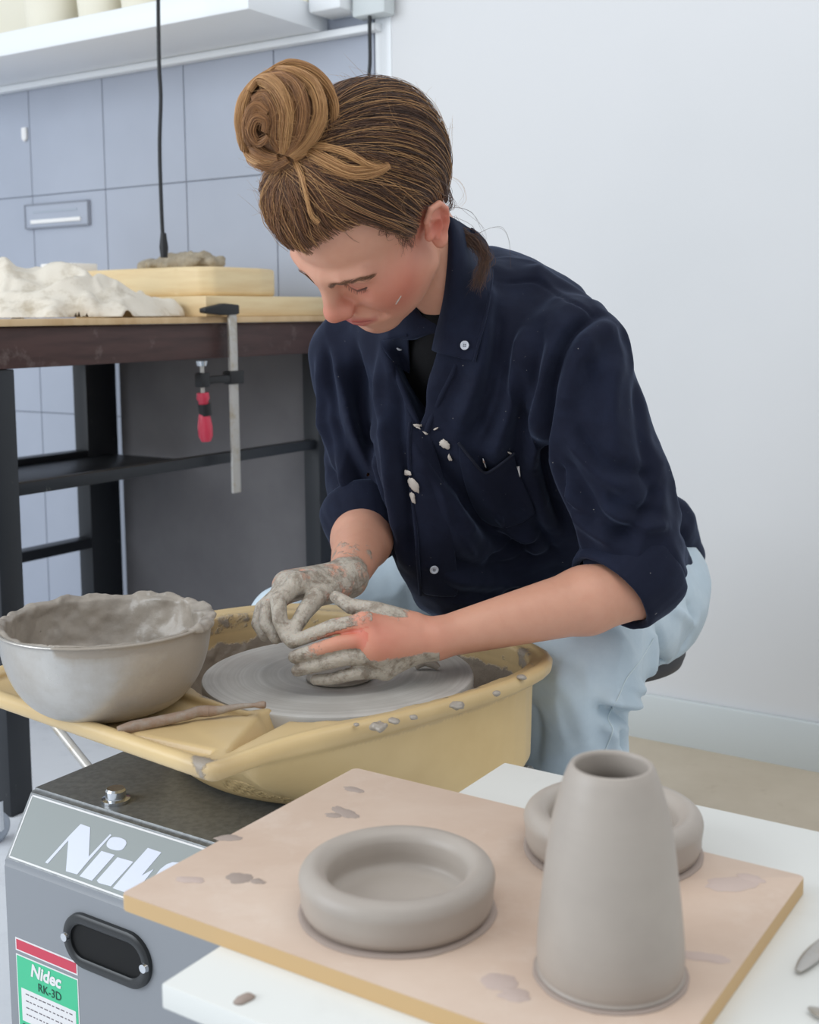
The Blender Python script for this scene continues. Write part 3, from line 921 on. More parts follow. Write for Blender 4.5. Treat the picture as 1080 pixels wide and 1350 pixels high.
# wheel head
R = .1525
bm = bmesh.new()
add_lathe(bm, [(0, .0), (R * .3, 0.0), (R - .004, .0), (R - .001, -.0012), (R, -.004), (R, -.018), (R - .003, -.021), (.04, -.021), (.035, -.10), (0, -.10)], DC + Vector((0, 0, .490)), 128)
hd_ = bm_obj('wheel_head', bm, m_disc, r, angle=35)
nz = m_disc
sub = nz.n('VectorMath', operation='SUBTRACT'); sub.inputs[1].default_value = tuple(DC - world_loc(r)); nz.link(nz.tc, sub.inputs[0])
ln = nz.n('VectorMath', operation='LENGTH'); mp = nz.n('Mapping'); mp.inputs['Scale'].default_value = (1, 1, 0); nz.link(sub.outputs[0], mp.inputs[0]); nz.link(mp.outputs[0], ln.inputs[0])
wob = nz.noise(9, 2); ad = nz.n('Math', operation='MULTIPLY_ADD'); ad.inputs[1].default_value = .010; nz.link(wob, ad.inputs[0]); nz.link(ln.outputs['Value'], ad.inputs[2])
cmb = nz.n('CombineXYZ'); nz.link(ad.outputs[0], cmb.inputs[0])
rings_ = nz.noise(120, 3, .6, coord=cmb.outputs[0])
nz.mix(nz.ramp(rings_, .38, .66), (196, 192, 186)); nz.mix(nz.mul(nz.ramp(nz.noise(14, 4), .45, .7), .5), (154, 148, 141))
nz.bump(rings_, .5, .0012); nz.rough_from(nz.noise(10, 3), .2, .5)
# flat clay disc being worked under the hands
bm = bmesh.new()
pr = [(0, .0005), (.034, .0005), (.037, .002), (.036, .004), (.03, .006), (.02, .007), (0, .006)]
add_lathe(bm, [(a, b_) for a, b_ in pr], UV(-.788, 1.050, .490), 96, wob=lambda a, k: .012 * math.sin(3 * a + k))
tag(bm_obj('clay_disc', bm, m_clay, origin=UV(-.788, 1.050, .49), smooth=True), 'low disc of wet clay turning under her hands on the wheel head', 'clay')
# small curl of trimmed clay on the wheel head beside her wrist
pts = cat_rom([G(548, 880, .494), G(560, 873, .499), G(572, 876, .497), G(578, 881, .493)], 5)
tag(tube('clay_curl', pts, [.003 + .002 * math.sin(i / len(pts) * PI) for i in range(len(pts))], m_clay, origin=Vector(pts[0]), n=10), 'small white curl of clay on the wheel head under her wrist', 'clay')

# wooden tool coated in clay across the notch
pts = [G(155, 962, .496), G(200, 953, .497), G(245, 943, .500), G(262, 938, .501), G(285, 937, .501), G(318, 931, .503), G(350, 929, .505)]
pts = cat_rom(pts, 6); n_ = len(pts)
rr = [np.interp(i / (n_ - 1), [0, .08, .3, .5, .6, .75, .92, .96, 1], [.003, .0058, .0052, .0055, .0058, .0035, .0022, .0042, .0032]) for i in range(n_)]
tr_ = root('needle_tool', 'clay-caked needle tool lying on the splash pan beside the bowl', 'tool', pts[0])
m_tool = Mat('clay_caked_wood', (150, 126, 108), .6); m_tool.mix(m_tool.ramp(m_tool.noise(60, 5), .42, .62), (160, 148, 136)); m_tool.bump(m_tool.noise(130, 4), .7, .002)
k = int(n_ * .62)
tube('handle', pts[:k + 1], rr[:k + 1], m_tool, tr_, n=14)
tube('needle', pts[k:], rr[k:], m_tool, tr_, n=12)

# ---------------------------------------------------------------- bowl of slip
m_bowl = Mat('stainless_steel', (196, 192, 186), .2, metal=1.0)
fb_ = claymask(m_bowl, 9, .86, 1.16, (160, 149, 136), 'clay')
mtl = m_bowl.n('MapRange'); mtl.inputs[3].default_value = 1; mtl.inputs[4].default_value = 0; m_bowl.link(fb_, mtl.inputs[0]); m_bowl.link(mtl.outputs[0], m_bowl.b.inputs['Metallic'])
m_bowl.rough_from(m_bowl.ramp(m_bowl.noise(9, 4), .35, .7), .24, .5)
m_bowl.bump(m_bowl.mul(fb_, m_bowl.noise(60, 5)), .5, .002)
BC = Vector((-.3165, 1.232, .4865)); BR, BH = .1075, .0905
br = root('mixing_bowl', 'stainless steel mixing bowl crusted with wet clay on the splash pan', 'bowl', BC)
def bprof(t):   # t 0..1 from base edge to rim
    a = t * PI / 2
    return (.045 + (BR - .045) * math.sin(a) ** .85, BH * (1 - math.cos(a)) ** .95)
pr = [(0, .0006), (.03, .0004), (.042, .0004)] + [bprof(t) for t in np.linspace(.06, 1, 26)]
pr += [(BR + .004, BH + .0005), (BR + .0045, BH + .0018), (BR + .002, BH + .0026), (BR - .0015, BH + .001)]
pr += [(max(bprof(t)[0] - .0016, .01), bprof(t)[1] + .0008) for t in np.linspace(.97, .06, 24)] + [(.04, .002), (0, .002)]
bm = bmesh.new(); add_lathe(bm, pr, BC, 128)
me = bpy.data.meshes.new('bowl_shell'); bmesh.ops.recalc_face_normals(bm, faces=bm.faces); bm.to_mesh(me); bm.free()
co = np.array([v.co[:] for v in me.vertices]); ang = np.arctan2(co[:, 1] - BC.y, co[:, 0] - BC.x)
clb = .43 + .28 * np.exp(-((np.abs(ang + .35)) / .55) ** 2) * (co[:, 2] > BC.z + .02) + .5 * np.clip((co[:, 2] - BC.z - BH + .012) / .012, 0, 1) * (np.cos(ang + .4) > .2)
set_attr(me, 'clay', clb)
link_mesh('bowl_shell', me, m_bowl, br)
def slip(p):
    p = np.asarray(p, np.float32); q = p - np.array(BC, np.float32)
    rr = np.sqrt(q[:, 0] ** 2 + q[:, 1] ** 2); z = q[:, 2]
    zz = np.clip((z - .0035) / BH, 0, 1); rin = .045 + (BR - .045) * np.sin(np.arccos(np.clip(1 - zz ** (1 / .95), -1, 1))) ** .85
    ang = np.arctan2(q[:, 1], q[:, 0])
    th = .0066 + .006 * np.clip(vnoise(p, 26, 5, 3), -.45, 1) + .010 * np.exp(-((ang - .5) / .8) ** 2) * np.clip(1 + vnoise(p, 30, 9, 2), 0, 2) * np.clip(z / .05, 0, 1)
    shell = np.maximum(rr - (rin - .0014), (rin - th) - rr)
    top = z - (BH + .0005 + .003 * vnoise(p, 40, 4, 2) + .002)
    shell = smax(shell, top, .003)
    pool = smax(rr - rin + .001, z - .036 - .006 * vnoise(p, 18, 7, 3), .008)
    # crust folded over the rim
    cr = np.sqrt((rr - BR - .001) ** 2 + (z - BH - .001) ** 2) - (.0052 + .005 * vnoise(p, 45, 21, 3)) + .02 * np.clip(-.35 - np.sin(ang - .0), 0, 1) * 2
    d = smin(smin(shell, pool, .012), cr, .004)
    return smax(d, .0055 - z, .002) * .6
vp, q_ = skin(Shape().add(slip, .0001), BC - Vector((.125, .125, .004)), BC + Vector((.125, .125, .105)), .0016, project=0)
link_mesh('slip_clay', to_mesh('slip_clay', vp, q_), m_clay, br)

# ---------------------------------------------------------------- white table in front
TZ = .4625
m_table = Mat('matt_white_laminate', (226, 226, 221), .5)
m_table.mix(m_table.mul(m_table.ramp(m_table.noise(8, 6, .7), .55, .8), .4), (206, 203, 196))
m_bat = Mat('ply_ware_board', (212, 190, 172), .65)
m_bat.mix(m_bat.ramp(m_bat.noise(5, 6, .65, (1, 1.6, 1)), .38, .7), (200, 174, 154))
m_bat.mix(m_bat.mul(m_bat.ramp(m_bat.noise(14, 6, .7), .55, .75), .5), (222, 206, 192))
m_bat.bump(m_bat.noise(70, 5), .15, .001)
m_edge = Mat('ply_edge', (206, 172, 124), .6)
m_smear = Mat('dried_clay_smear', (164, 148, 138), .8); m_smear.bump(m_smear.noise(120, 4), .4, .001)
m_smear2 = Mat('pale_dried_slip', (196, 176, 166), .8)
m_throw = Mat('leather_hard_grey_clay', (176, 166, 156), .42, spec=.4)
m_throw.mix(m_throw.ramp(m_throw.noise(7, 5, .6), .42, .68), (165, 155, 146))
wv = m_throw.noise(150, 2, .5, (.06, .06, 1)); m_throw.bump(wv, .25, .0009)
r = root('white_table', 'low white table in front holding the board of finished pots', 'table', UV(-.1, .76, 0))
box('tabletop', -.5455, .42, .53, .988, TZ - .017, TZ, m_table, r, bev=.0015)
for u, v in ((-.50, .57), (-.50, .95), (.38, .57), (.38, .95)):
    box('leg', u - .018, u + .018, v - .018, v + .018, .0035, TZ - .0172, m_table, r, bev=.002)
# ware board
br_ = root('ware_board', 'clay-stained plywood board overhanging the left edge of the white table', 'board', UV(-.43, .73, TZ))
BZ0, BZ = TZ + .0002, TZ + .0125
cA, cB, cC = G(468, 1012, BZ), G(160, 1178, BZ), G(1065, 1150, BZ)
uA, vA = cA.dot(U), cA.dot(V); uC = cC.dot(U); vB = cB.dot(V)
bm = bmesh.new(); add_prism(bm, rounded([(uA, vA), (uC, vA), (uC, vB), (uA, vB)], .004), BZ0, BZ, .0012, 2)
for f_ in bm.faces:
    if abs(f_.normal.z) < .5: f_.material_index = 1
bm_obj('board_panel', bm, [m_bat, m_edge], br_, angle=40)
def smear(px, py, a, b_, rot, mat, seed):
    c = G(px, py, BZ); bm = bmesh.new(); n = 40
    top, bot = [], []
    cc = bm.verts.new(c + Vector((0, 0, .0009)))
    for i in range(n):
        t = 2 * PI * i / n
        k = 1 + .35 * mnoise.noise(Vector((math.cos(t) * 1.6, math.sin(t) * 1.6, seed * 3.1))) + .12 * mnoise.noise(Vector((math.cos(t) * 5, math.sin(t) * 5, seed)))
        x, y = a * k * math.cos(t), b_ * k * math.sin(t)
        d = U * (x * math.cos(rot) - y * math.sin(rot)) + V * (x * math.sin(rot) + y * math.cos(rot))
        top.append(bm.verts.new(c + d * .8 + Vector((0, 0, .0007)))); bot.append(bm.verts.new(c + d + Vector((0, 0, .0001))))
    for i in range(n):
        j = (i + 1) % n; bm.faces.new((cc, top[i], top[j])); bm.faces.new((top[i], bot[i], bot[j], top[j]))
    bm_obj('clay_smear', bm, mat, br_, smooth=True)
for i, s in enumerate(((455, 1071, .017, .006, -.25, m_smear), (440, 1075, .008, .004, .2, m_smear), (466, 1041, .010, .005, 0, m_smear), (316, 1158, .010, .009, .2, m_smear), (340, 1162, .006, .004, 0, m_smear), (300, 1105, .012, .005, .6, m_smear),
                       (962, 1166, .020, .010, .7, m_smear2), (990, 1158, .010, .006, 0, m_smear2), (660, 1295, .012, .010, 0, m_smear2), (678, 1312, .010, .008, .3, m_smear2), (930, 1262, .016, .006, .3, m_smear2), (250, 1160, .012, .005, .4, m_smear2))):
    smear(*s, i + 1)
# pots
def foot_flash(c, rad, root_, seed):
    """thin squeezed-out skirt of slip at the pot's foot"""
    bm = bmesh.new()
    add_lathe(bm, [(0, .0001), (rad + .0035, .0001), (rad + .0035, .0006), (rad + .0015, .0016), (rad - .002, .002), (0, .002)], c, 96,
              wob=lambda a, k: .018 * mnoise.noise(Vector((math.cos(a) * 4, math.sin(a) * 4, seed))))
    bm_obj('foot_slip', bm, m_smear, root_, smooth=True)
def dish(c, label):
    d = root('shallow_dish', label, 'dish', c, 'thrown dishes with rolled rims on the board')
    foot_flash(c, .066, d, c.x * 50)
    pr = [(0, .002), (.060, .002), (.0655, .0035), (.0675, .009), (.0675, .014)]
    for a in np.linspace(-.2, PI - .1, 18): pr.append((.0588 + .0100 * math.cos(a), .0240 + .0102 * math.sin(a)))
    pr += [(.0490, .016), (.0498, .0115), (.048, .0072), (.036, .0060), (0, .006)]
    bm = bmesh.new(); add_lathe(bm, pr, c, 128, wob=lambda a, k: .004 * math.sin(2 * a + 1) + .002 * math.sin(5 * a))
    bm_obj('dish_body', bm, m_throw, d, smooth=True)
dish(Vector((-.012, .815, BZ)), 'grey clay dish with rolled rim, standing alone left of the conical vase')
dish(Vector((.155, .907, BZ)), 'grey clay dish with rolled rim, partly hidden behind the conical vase')
c = Vector((.1235, .729, BZ))
d = root('conical_vase', 'tall tapering grey clay vase with a narrow open mouth on the board', 'vase', c)
foot_flash(c, .0455, d, 9)
pr = [(0, .002), (.0430, .002), (.0452, .004), (.0462, .010), (.0460, .022), (.0440, .045), (.0412, .07), (.0378, .095), (.0332, .115), (.0284, .130), (.0262, .1345), (.0253, .1358), (.0240, .1362), (.0228, .1352), (.0222, .132), (.0225, .12), (.030, .10), (.038, .05), (.040, .01), (0, .008)]
pr = [tuple(x) for x in cat_rom(pr, 4)]; pr[0] = (0, pr[0][1]); pr[-1] = (0, pr[-1][1]); pr = [(max(a, 0), b_) for a, b_ in pr]
bm = bmesh.new(); add_lathe(bm, pr, c, 128, wob=lambda a, k: .003 * math.sin(a * 2 + .3 * k / 8))
bm_obj('vase_body', bm, m_throw, d, smooth=True)
# modelling tools at the right edge of the table
def spoon_tool(p0, p1, w, label):
    a, b_ = G(*p0, TZ + .003), G(*p1, TZ + .003)
    r_ = root('modelling_tool', label, 'tool', a, 'grey tools at the right edge of the white table')
    pts = [a.lerp(b_, t) for t in np.linspace(0, .28, 8)]
    rad = [w * s for s in (.35, .7, .92, 1, .98, .85, .65, .45)]
    tube('blade', pts, rad, m_steel, r_, n=14, flat=.28, up=(0, 0, 1))
    tube('handle', [a.lerp(b_, t) for t in (.27, .4, 1.0)], [w * .42, w * .6, w * .5], m_steel, r_, n=14)
spoon_tool((1052, 1280), (1190, 1130), .006, 'grey metal modelling tool on the white table just past the board corner')
spoon_tool((1066, 1328), (1230, 1400), .005, 'grey modelling tool at the bottom right corner of the white table')
# small dried crumb and drip mark on the white table
b = bmesh.new(); c = G(322, 1318, TZ); add_lathe(b, [(0, .0002), (.006, .0002), (.0045, .002), (0, .0024)], c, 20, wob=lambda a, k: .3 * math.sin(2 * a))
tag(bm_obj('clay_crumb', b, m_smear, origin=c, smooth=True), 'small dry crumb of clay near the front left corner of the white table', 'clay')

# ---------------------------------------------------------------- stool, stand tube, round foot
m_stool = Mat('dark_grey_stool_cushion', (66, 66, 70), .6)
sc_ = UV(-.795, 1.685, 0)
r = root('stool', 'low round dark grey stool under the seated woman', 'stool', sc_)
bm = bmesh.new(); add_lathe(bm, [(0, .352), (.14, .352), (.155, .358), (.160, .372), (.155, .384), (.13, .39), (0, .39)], sc_, 64)
bm_obj('seat', bm, m_stool, r, smooth=True)
tube('post', [sc_ + Vector((0, 0, .03)), sc_ + Vector((0, 0, .351))], .02, m_chrome, r, n=20)
bm = bmesh.new(); add_lathe(bm, [(0, .0035), (.19, .0035), (.19, .012), (.05, .028), (0, .03)], sc_, 48)
bm_obj('base', bm, m_black, r, smooth=True)

# ================================================================ the woman at the wheel
TSC = Vector((0.24, 1.78, 0.0))
person = root('person', 'woman with a messy bun in a navy shirt bent over the wheel', 'person', TSC)

# head frame : x to her right, y out of the face, z to the crown
HR = np.array(Euler((-1.05613003, -0.27109671, 2.53753449), 'XYZ').to_matrix(), np.float32)
HT = np.array((-0.0354751, 1.36744084, 0.99837738), np.float32)
def hl(p): return (np.asarray(p, np.float32) - HT) @ HR          # world -> head
def hw(p): return np.asarray(p, np.float32) @ HR.T + HT          # head -> world
def mir(f):
    def g(p):
        q = p.copy(); q[:, 0] = np.abs(q[:, 0]); return f(q)
    return g
def rotx(a): return np.array(Matrix.Rotation(a, 3, 'X'))
def roty(a): return np.array(Matrix.Rotation(a, 3, 'Y'))
def rotz(a): return np.array(Matrix.Rotation(a, 3, 'Z'))

skull = Shape()
skull.add(ellip((0, -.014, .043), (.0745, .097, .088)), .01)
skull.add(ellip((0, .032, .052), (.062, .060, .060)), .02)
H = Shape(); H.ops = list(skull.ops)
H.add(ellip((0, .036, -.008), (.058, .056, .066)), .02)
H.add(mir(ball((.040, .060, -.010), .0220)), .034)
H.add(mir(cone((.050, .012, -.052), (.014, .070, -.088), .017, .018)), .028)
H.add(mir(ellip((.034, .046, -.040), (.023, .036, .036))), .030)
H.add(ellip((0, .045, -.065), (.045, .045, .036)), .02)
H.add(ball((0, .080, -.090), .0185), .018)
H.add(ellip((0, .074, -.056), (.031, .031, .030)), .018)
H.add(mir(chain([(.004, .0925, .0285), (.026, .0905, .0300), (.046, .0785, .0285)], [.0085, .0088, .0090])), .013)
H.sub(mir(ball((.030, .1025, .0085), .0160)), .014)
H.add(cone((0, .0925, .026), (0, .1120, -.014), .0085, .0095), .016)
H.add(ball((0, .1165, -.0205), .0092), .010)
H.add(mir(ball((.0110, .1055, -.0245), .0078)), .014)
H.sub(mir(ellip((.0068, .1130, -.0315), (.0034, .0060, .0042))), .003)
#H.sub(mir(chain([(.0165, .1125, -.0150), (.0205, .1080, -.0250), (.0185, .1040, -.0330)], [.0010, .0013, .0010])), .005)
# lids : upper lid lowered over the eye, thin lower lid below the lash line
H.add(mir(ball((.0310, .0738, .0130), .0156)), .004)
H.add(mir(chain([(.0165, .0850, .0080), (.0230, .0880, .0035), (.0320, .0885, .0020), (.0410, .0830, .0045), (.0450, .0780, .0090)], [.0016, .0024, .0026, .0022, .0012])), .004)
H.sub(mir(chain([(.0150, .0885, .0100), (.0220, .0905, .0055), (.0315, .0910, .0038), (.0410, .0858, .0062), (.0465, .0790, .0105)], [.0006, .0009, .0010, .0009, .0006])), .0014)
H.sub(mir(chain([(.0160, .0880, .0185), (.0230, .0890, .0230), (.0320, .0870, .0250), (.0420, .0810, .0220), (.0470, .0770, .0160)], [.0005, .0009, .0010, .0010, .0006])), .004)
# mouth
H.add(mir(chain([(0, .1035, -.0495), (.0050, .1040, -.0485), (.0130, .1005, -.0505), (.0235, .0915, -.0550)], [.0050, .0050, .0042, .0014])), .004)
H.add(mir(chain([(0, .1015, -.0605), (.0100, .0995, -.0600), (.0225, .0910, -.0560)], [.0062, .0055, .0016])), .004)
H.sub(mir(chain([(0, .1092, -.0552), (.0060, .1085, -.0550), (.0140, .1040, -.0552), (.0250, .0940, -.0562)], [.0010, .0010, .0010, .0010])), .0016)
H.sub(ball((0, .1105, -.0755), .0085), .012)
H.sub(mir(cone((0.0, .1100, -.0370), (0, .1105, -.0440), .0012, .0015)), .006)
H.sub(mir(chain([(.0220, .1010, -.0300), (.0300, .0920, -.0430), (.0330, .0860, -.0540)], [.0010, .0016, .0008])), .012)
# ears
def ear(s):
    E = Shape()
    X = lambda x, y, z: (s * x, y, z)
    E.add(ellip(X(.0760, -.0120, .0010), (.0058, .0150, .0260), rotx(math.radians(14)) @ roty(math.radians(10) * s)), .004)
    E.add(chain([X(.0760, .0020, .0060), X(.0800, -.0010, .0210), X(.0835, -.0120, .0300), X(.0850, -.0240, .0240), X(.0845, -.0280, .0080), X(.0815, -.0225, -.0090), X(.0775, -.0120, -.0220)], [.0026, .0032, .0036, .0036, .0034, .0032, .0036]), .004)
    E.add(chain([X(.0800, -.0060, .0200), X(.0812, -.0150, .0080), X(.0795, -.0120, -.0080), X(.0770, -.0040, -.0140)], [.0022, .0028, .0028, .0030]), .003)
    E.add(ball(X(.0755, -.0045, -.0255), .0075), .008)
    E.add(ball(X(.0762, .0045, -.0020), .0050), .005)
    E.sub(ellip(X(.0850, -.0065, -.0005), (.0075, .0075, .0110)), .004)
    E.sub(chain([X(.0845, -.0080, .0240), X(.0862, -.0200, .0180), X(.0855, -.0230, .0030)], [.0016, .0020, .0014]), .002)
    return E
earL, earR = ear(-1), ear(1)
earL.bound = (np.array((-.08, -.012, 0)), .05); earR.bound = (np.array((.08, -.012, 0)), .05)
H.add(earL, .006).add(earR, .006)
def headf(p): return H(hl(p))
headf.bound = (hw((0, 0, 0)), .16)

# joints
SL, EL, WL = P(758, 468, 1.44), P(850, 772, 1.43), P(574, 842, 1.295)
SR, ER, WR = P(460, 466, 1.63), P(484, 692, 1.58), P(459, 762, 1.375)
C7 = Vector((.092, 1.535, .935))
HIPL, KNL, ANL = Vector((.350, 1.84, .465)), Vector((.205, 1.495, .438)), Vector((.215, 1.56, .10))
HIPR, KNR, ANR = Vector((.160, 1.98, .465)), Vector((-.180, 1.79, .415)), Vector((-.17, 1.86, .10))
CH = P(628, 520, 1.575); BE = P(672, 655, 1.67); PE = P(768, 775, 1.82)
spine = (C7 - PE).normalized()
Ub = Vector(U); Fb = Ub.cross(spine).normalized()
if Fb.dot(V) > 0: Fb = -Fb
TR = np.array([list(Ub), list(Fb), list(spine)]).T

B_ = Shape()
B_.add(headf, .002)
B_.add(cone(hw((0, -.028, -.035)), (.066, 1.500, .900), .050, .045), .016)
B_.add(cone((.066, 1.50, .900), C7 + Vector((0, .01, -.05)), .042, .034), .012)
B_.sub(lambda p: np.full(len(p), 10., np.float32), .01)
tor = Shape()
tor.add(ellip(CH + Vector(V) * .02, (.118, .068, .15), TR), .03)
tor.add(ellip(BE + Vector(V) * .02, (.110, .075, .13), TR), .04).add(ellip(PE, (.145, .105, .11), TR), .04)
tor.add(chain([SR, C7 + Vector((0, 0, -.06)), SL], [.030, .040, .030]), .03)
for h_, k_, a_ in ((HIPL, KNL, ANL), (HIPR, KNR, ANR)):
    tor.add(cone(h_, k_, .075, .052), .03).add(cone(k_, a_, .05, .034), .02)
    tor.add(cone(a_ + Vector((0, 0, -.03)), a_ - V * .14 + Vector((0, 0, -.065)), .032, .022), .02)
def arm(S, sh, el, wr, r):
    S.add(cone(sh, sh.lerp(el, .8), .036, .032), .02); S.add(cone(sh.lerp(el, .8), el, .032, .037), .02)
    d = (wr - el)
    S.add(cone(el, el + d * .3, .036, r[0]), .012)
    S.add(cone(el + d * .3, wr, r[0], r[1]), .012)
arms = Shape()
arm(arms, SL, EL, WL, (.0385, .0215))
arm(arms, SR, ER, WR, (.0375, .0215))

def hand(wr, mcp, fingers, frad, thumb, trad, palm_r):
    S = Shape()
    S.add(cone(wr, (Vector(mcp[1]) + Vector(mcp[2])) / 2, .0200, palm_r[0]), .01)
    for i, m in enumerate(mcp):
        S.add(cone(Vector(wr).lerp(Vector(m), .12), m, .0155, palm_r[1] if i < 3 else palm_r[1] * .9), .009)
    for i in range(3):
        S.add(cone(mcp[i], mcp[i + 1], palm_r[1] * .92, palm_r[1] * .9), .006)
    for f_, r_ in zip(fingers, frad):
        S.add(chain(f_, r_), .0045)
    S.add(chain(thumb, trad), .008)
    return S
Q = lambda *a: P(*a)
Lm = [Q(481, 821, 1.262), Q(488, 843, 1.256), Q(497, 863, 1.257), Q(508, 883, 1.264)]
Lf = [[Lm[0], Q(440, 826, 1.258), Q(408, 838, 1.256), Q(386, 847, 1.258)],
      [Lm[1], Q(446, 849, 1.246), Q(412, 859, 1.244), Q(388, 866, 1.248)],
      [Lm[2], Q(452, 868, 1.246), Q(418, 877, 1.244), Q(392, 884, 1.248)],
      [Lm[3], Q(466, 888, 1.250), Q(438, 895, 1.250), Q(416, 896, 1.252)]]
Lr = [[.0100, .0085, .0076, .0066], [.0098, .0086, .0077, .0066], [.0094, .0082, .0073, .0064], [.0088, .0074, .0066, .0058]]
Lt = [Q(545, 826, 1.292), Q(497, 806, 1.285), Q(462, 799, 1.290), Q(443, 787, 1.298)]
handL = hand(WL, Lm, Lf, Lr, Lt, [.0165, .0105, .0085, .0068], (.0185, .0115))
Rmc = [Q(392, 768, 1.318), Q(380, 770, 1.335), Q(378, 774, 1.352), Q(386, 780, 1.368)]
Rf = [[Rmc[0], Q(367, 792, 1.290), Q(369, 818, 1.275), Q(377, 838, 1.268)],
      [Rmc[1], Q(353, 800, 1.318), Q(351, 823, 1.300), Q(364, 841, 1.286)],
      [Rmc[2], Q(346, 801, 1.340), Q(340, 822, 1.325), Q(349, 838, 1.312)],
      [Rmc[3], Q(357, 804, 1.362), Q(354, 820, 1.352), Q(362, 833, 1.345)]]
Rr_ = [[.0108, .0090, .0080, .0070], [.0104, .0088, .0078, .0068], [.0098, .0082, .0074, .0064], [.0088, .0074, .0066, .0058]]
Rt = [Q(446, 774, 1.350), Q(417, 787, 1.312), Q(401, 808, 1.288), Q(388, 830, 1.272)]
handR = hand(WR, Rmc, Rf, Rr_, Rt, [.0165, .0115, .0092, .0074], (.0175, .0115))
def wrapbound(S, pts, pad):
    A = np.array([list(p) for p in pts]); c = (A.min(0) + A.max(0)) / 2
    f = lambda p: S(p)
    f.bound = (c, float(np.linalg.norm(A - c, axis=1).max()) + pad); return f
hL = wrapbound(handL, [WL] + [x for f_ in Lf for x in f_] + Lt, .03)
hR = wrapbound(handR, [WR] + [x for f_ in Rf for x in f_] + Rt, .03)

# nails : small raised plates on the finger backs
fine = Shape()
fine.ops = list(B_.ops) + list(arms.ops) + [('+', hL, .012), ('+', hR, .012)]
lump = lambda p: fine(p)
cutz = Vector(hw((0, -.03, -.10)))

parts_v, parts_q, off = [], [], 0
def addpart(S, lo, hi, h):
    global off
    v, q = skin(S, lo, hi, h)
    parts_v.append(v); parts_q.append(q + off); off += len(v)
# head and neck, arms with hands, then what the clothes hide; all in one body mesh
hn = Shape(); hn.ops = list(B_.ops)
addpart(hn, hw((0, 0, 0)) - .19, hw((0, 0, 0)) + .19, .00125)
ah = Shape(); ah.ops = list(arms.ops) + [('+', hL, .012), ('+', hR, .012)]
addpart(ah, (-.24, 1.19, .44), (.36, 1.72, .92), .0014)
addpart(tor, (-.30, 1.30, -.03), (.55, 2.10, 1.0), .008)
bv = np.concatenate(parts_v); bq = np.concatenate(parts_q)
nh = len(parts_v[0]); na = len(parts_v[1])

# colour masks on the skin : redness where blood shows, clay on the hands, lips
loc = hl(bv); head_m = np.zeros(len(bv)); head_m[:nh] = 1
ax = np.abs(loc[:, 0])
g = lambda c, s: np.exp(-(((loc[:, 0] - c[0]) ** 2 + (loc[:, 1] - c[1]) ** 2 + (loc[:, 2] - c[2]) ** 2) / s ** 2))
gm = lambda c, s: np.exp(-(((ax - c[0]) ** 2 + (loc[:, 1] - c[1]) ** 2 + (loc[:, 2] - c[2]) ** 2) / s ** 2))
red = np.zeros(len(bv))
red += head_m * (.75 * 1.15 * gm((.05, .06, -.02), .040) + .85 * g((0, .115, -.02), .018) + .5 * gm((.013, .105, -.028), .010) + 1.0 * gm((.082, -.012, 0), .026) + .35 * gm((.03, .088, .006), .012) + .25 * g((0, .08, -.095), .02))
lipd = np.minimum(seg_dist(np.stack([ax, loc[:, 1], loc[:, 2]], -1), [(0, .1065, -.0500), (.005, .1075, -.0492), (.013, .1035, -.0508), (.0235, .0930, -.0555)])[0],
                  seg_dist(np.stack([ax, loc[:, 1], loc[:, 2]], -1), [(0, .1065, -.0600), (.010, .1035, -.0595), (.0225, .0930, -.0565)])[0])
lip = head_m * np.clip(1.35 - lipd / .0052, 0, 1)
lash = head_m * np.clip(1.5 - seg_dist(np.stack([ax, loc[:, 1], loc[:, 2]], -1), [(.0150, .0885, .0100), (.0220, .0905, .0055), (.0315, .0905, .0038), (.0410, .0855, .0062), (.0470, .0785, .0108)])[0] / .0013, 0, 1)
lid_m = head_m * (.8 * gm((.031, .085, .0195), .009))  # duskier tint of the upper lids
am = np.zeros(len(bv)); am[nh:nh + na] = 1
for m in Lm[:3]: red += am * .45 * np.exp(-((bv - np.array(m)) ** 2).sum(1) / .015 ** 2)
red += am * .42 * np.exp(-((bv - np.array(Q(505, 842, 1.255))) ** 2).sum(1) / .028 ** 2)
dI, tI = seg_dist(bv, Lf[0]); dM, tM = seg_dist(bv, Lf[1])
red += am * .55 * (dI < .014) * np.clip(1 - tI / .75, 0, 1) * (bv[:, 2] < np.interp(tI, [0, 1], [Lf[0][0].z, Lf[0][3].z]) - .001)
red += am * .5 * (dM < .014) * np.clip(1 - tM / .85, 0, 1)
red += am * .30 * np.exp(-((bv - np.array(Q(560, 840, 1.28))) ** 2).sum(1) / .035 ** 2)
clay = np.zeros(len(bv))
wq = np.array(WL)
axl = np.array((WL - Vector(Lm[1])).normalized())
tL = (bv - np.array(Lm[1])) @ axl                     # distance back from the knuckles
isL = am * (np.linalg.norm(bv - np.array(Lm[1]), axis=1) < .12) * (bv[:, 1] < 1.40)
fing = [seg_dist(bv, f_) for f_ in Lf]
cL = .10 + .16 * isL * (tL < .05)
for i, (d_, t_) in enumerate(fing):
    near = d_ < .013
    if i == 0: v_ = np.clip((t_ - .15) * 1.2, 0, 1) * .5 + .30 * (bv[:, 2] > np.interp(t_, [0, 1], [f_[0].z, f_[3].z] if False else [Lf[0][0].z, Lf[0][3].z]) + .002) + .12
    elif i == 1: v_ = np.clip(t_ * 1.4 - .65, 0, 1) * .6 + .26
    elif i == 2: v_ = .62 + 0 * t_
    else: v_ = .80 + 0 * t_
    cL = np.where(near, np.maximum(cL, v_), cL)
low = np.clip((.5375 - bv[:, 2]) / .012, 0, 1)
cL = np.maximum(cL, .66 * low * (bv[:, 0] < .03) * (tL > -.02))
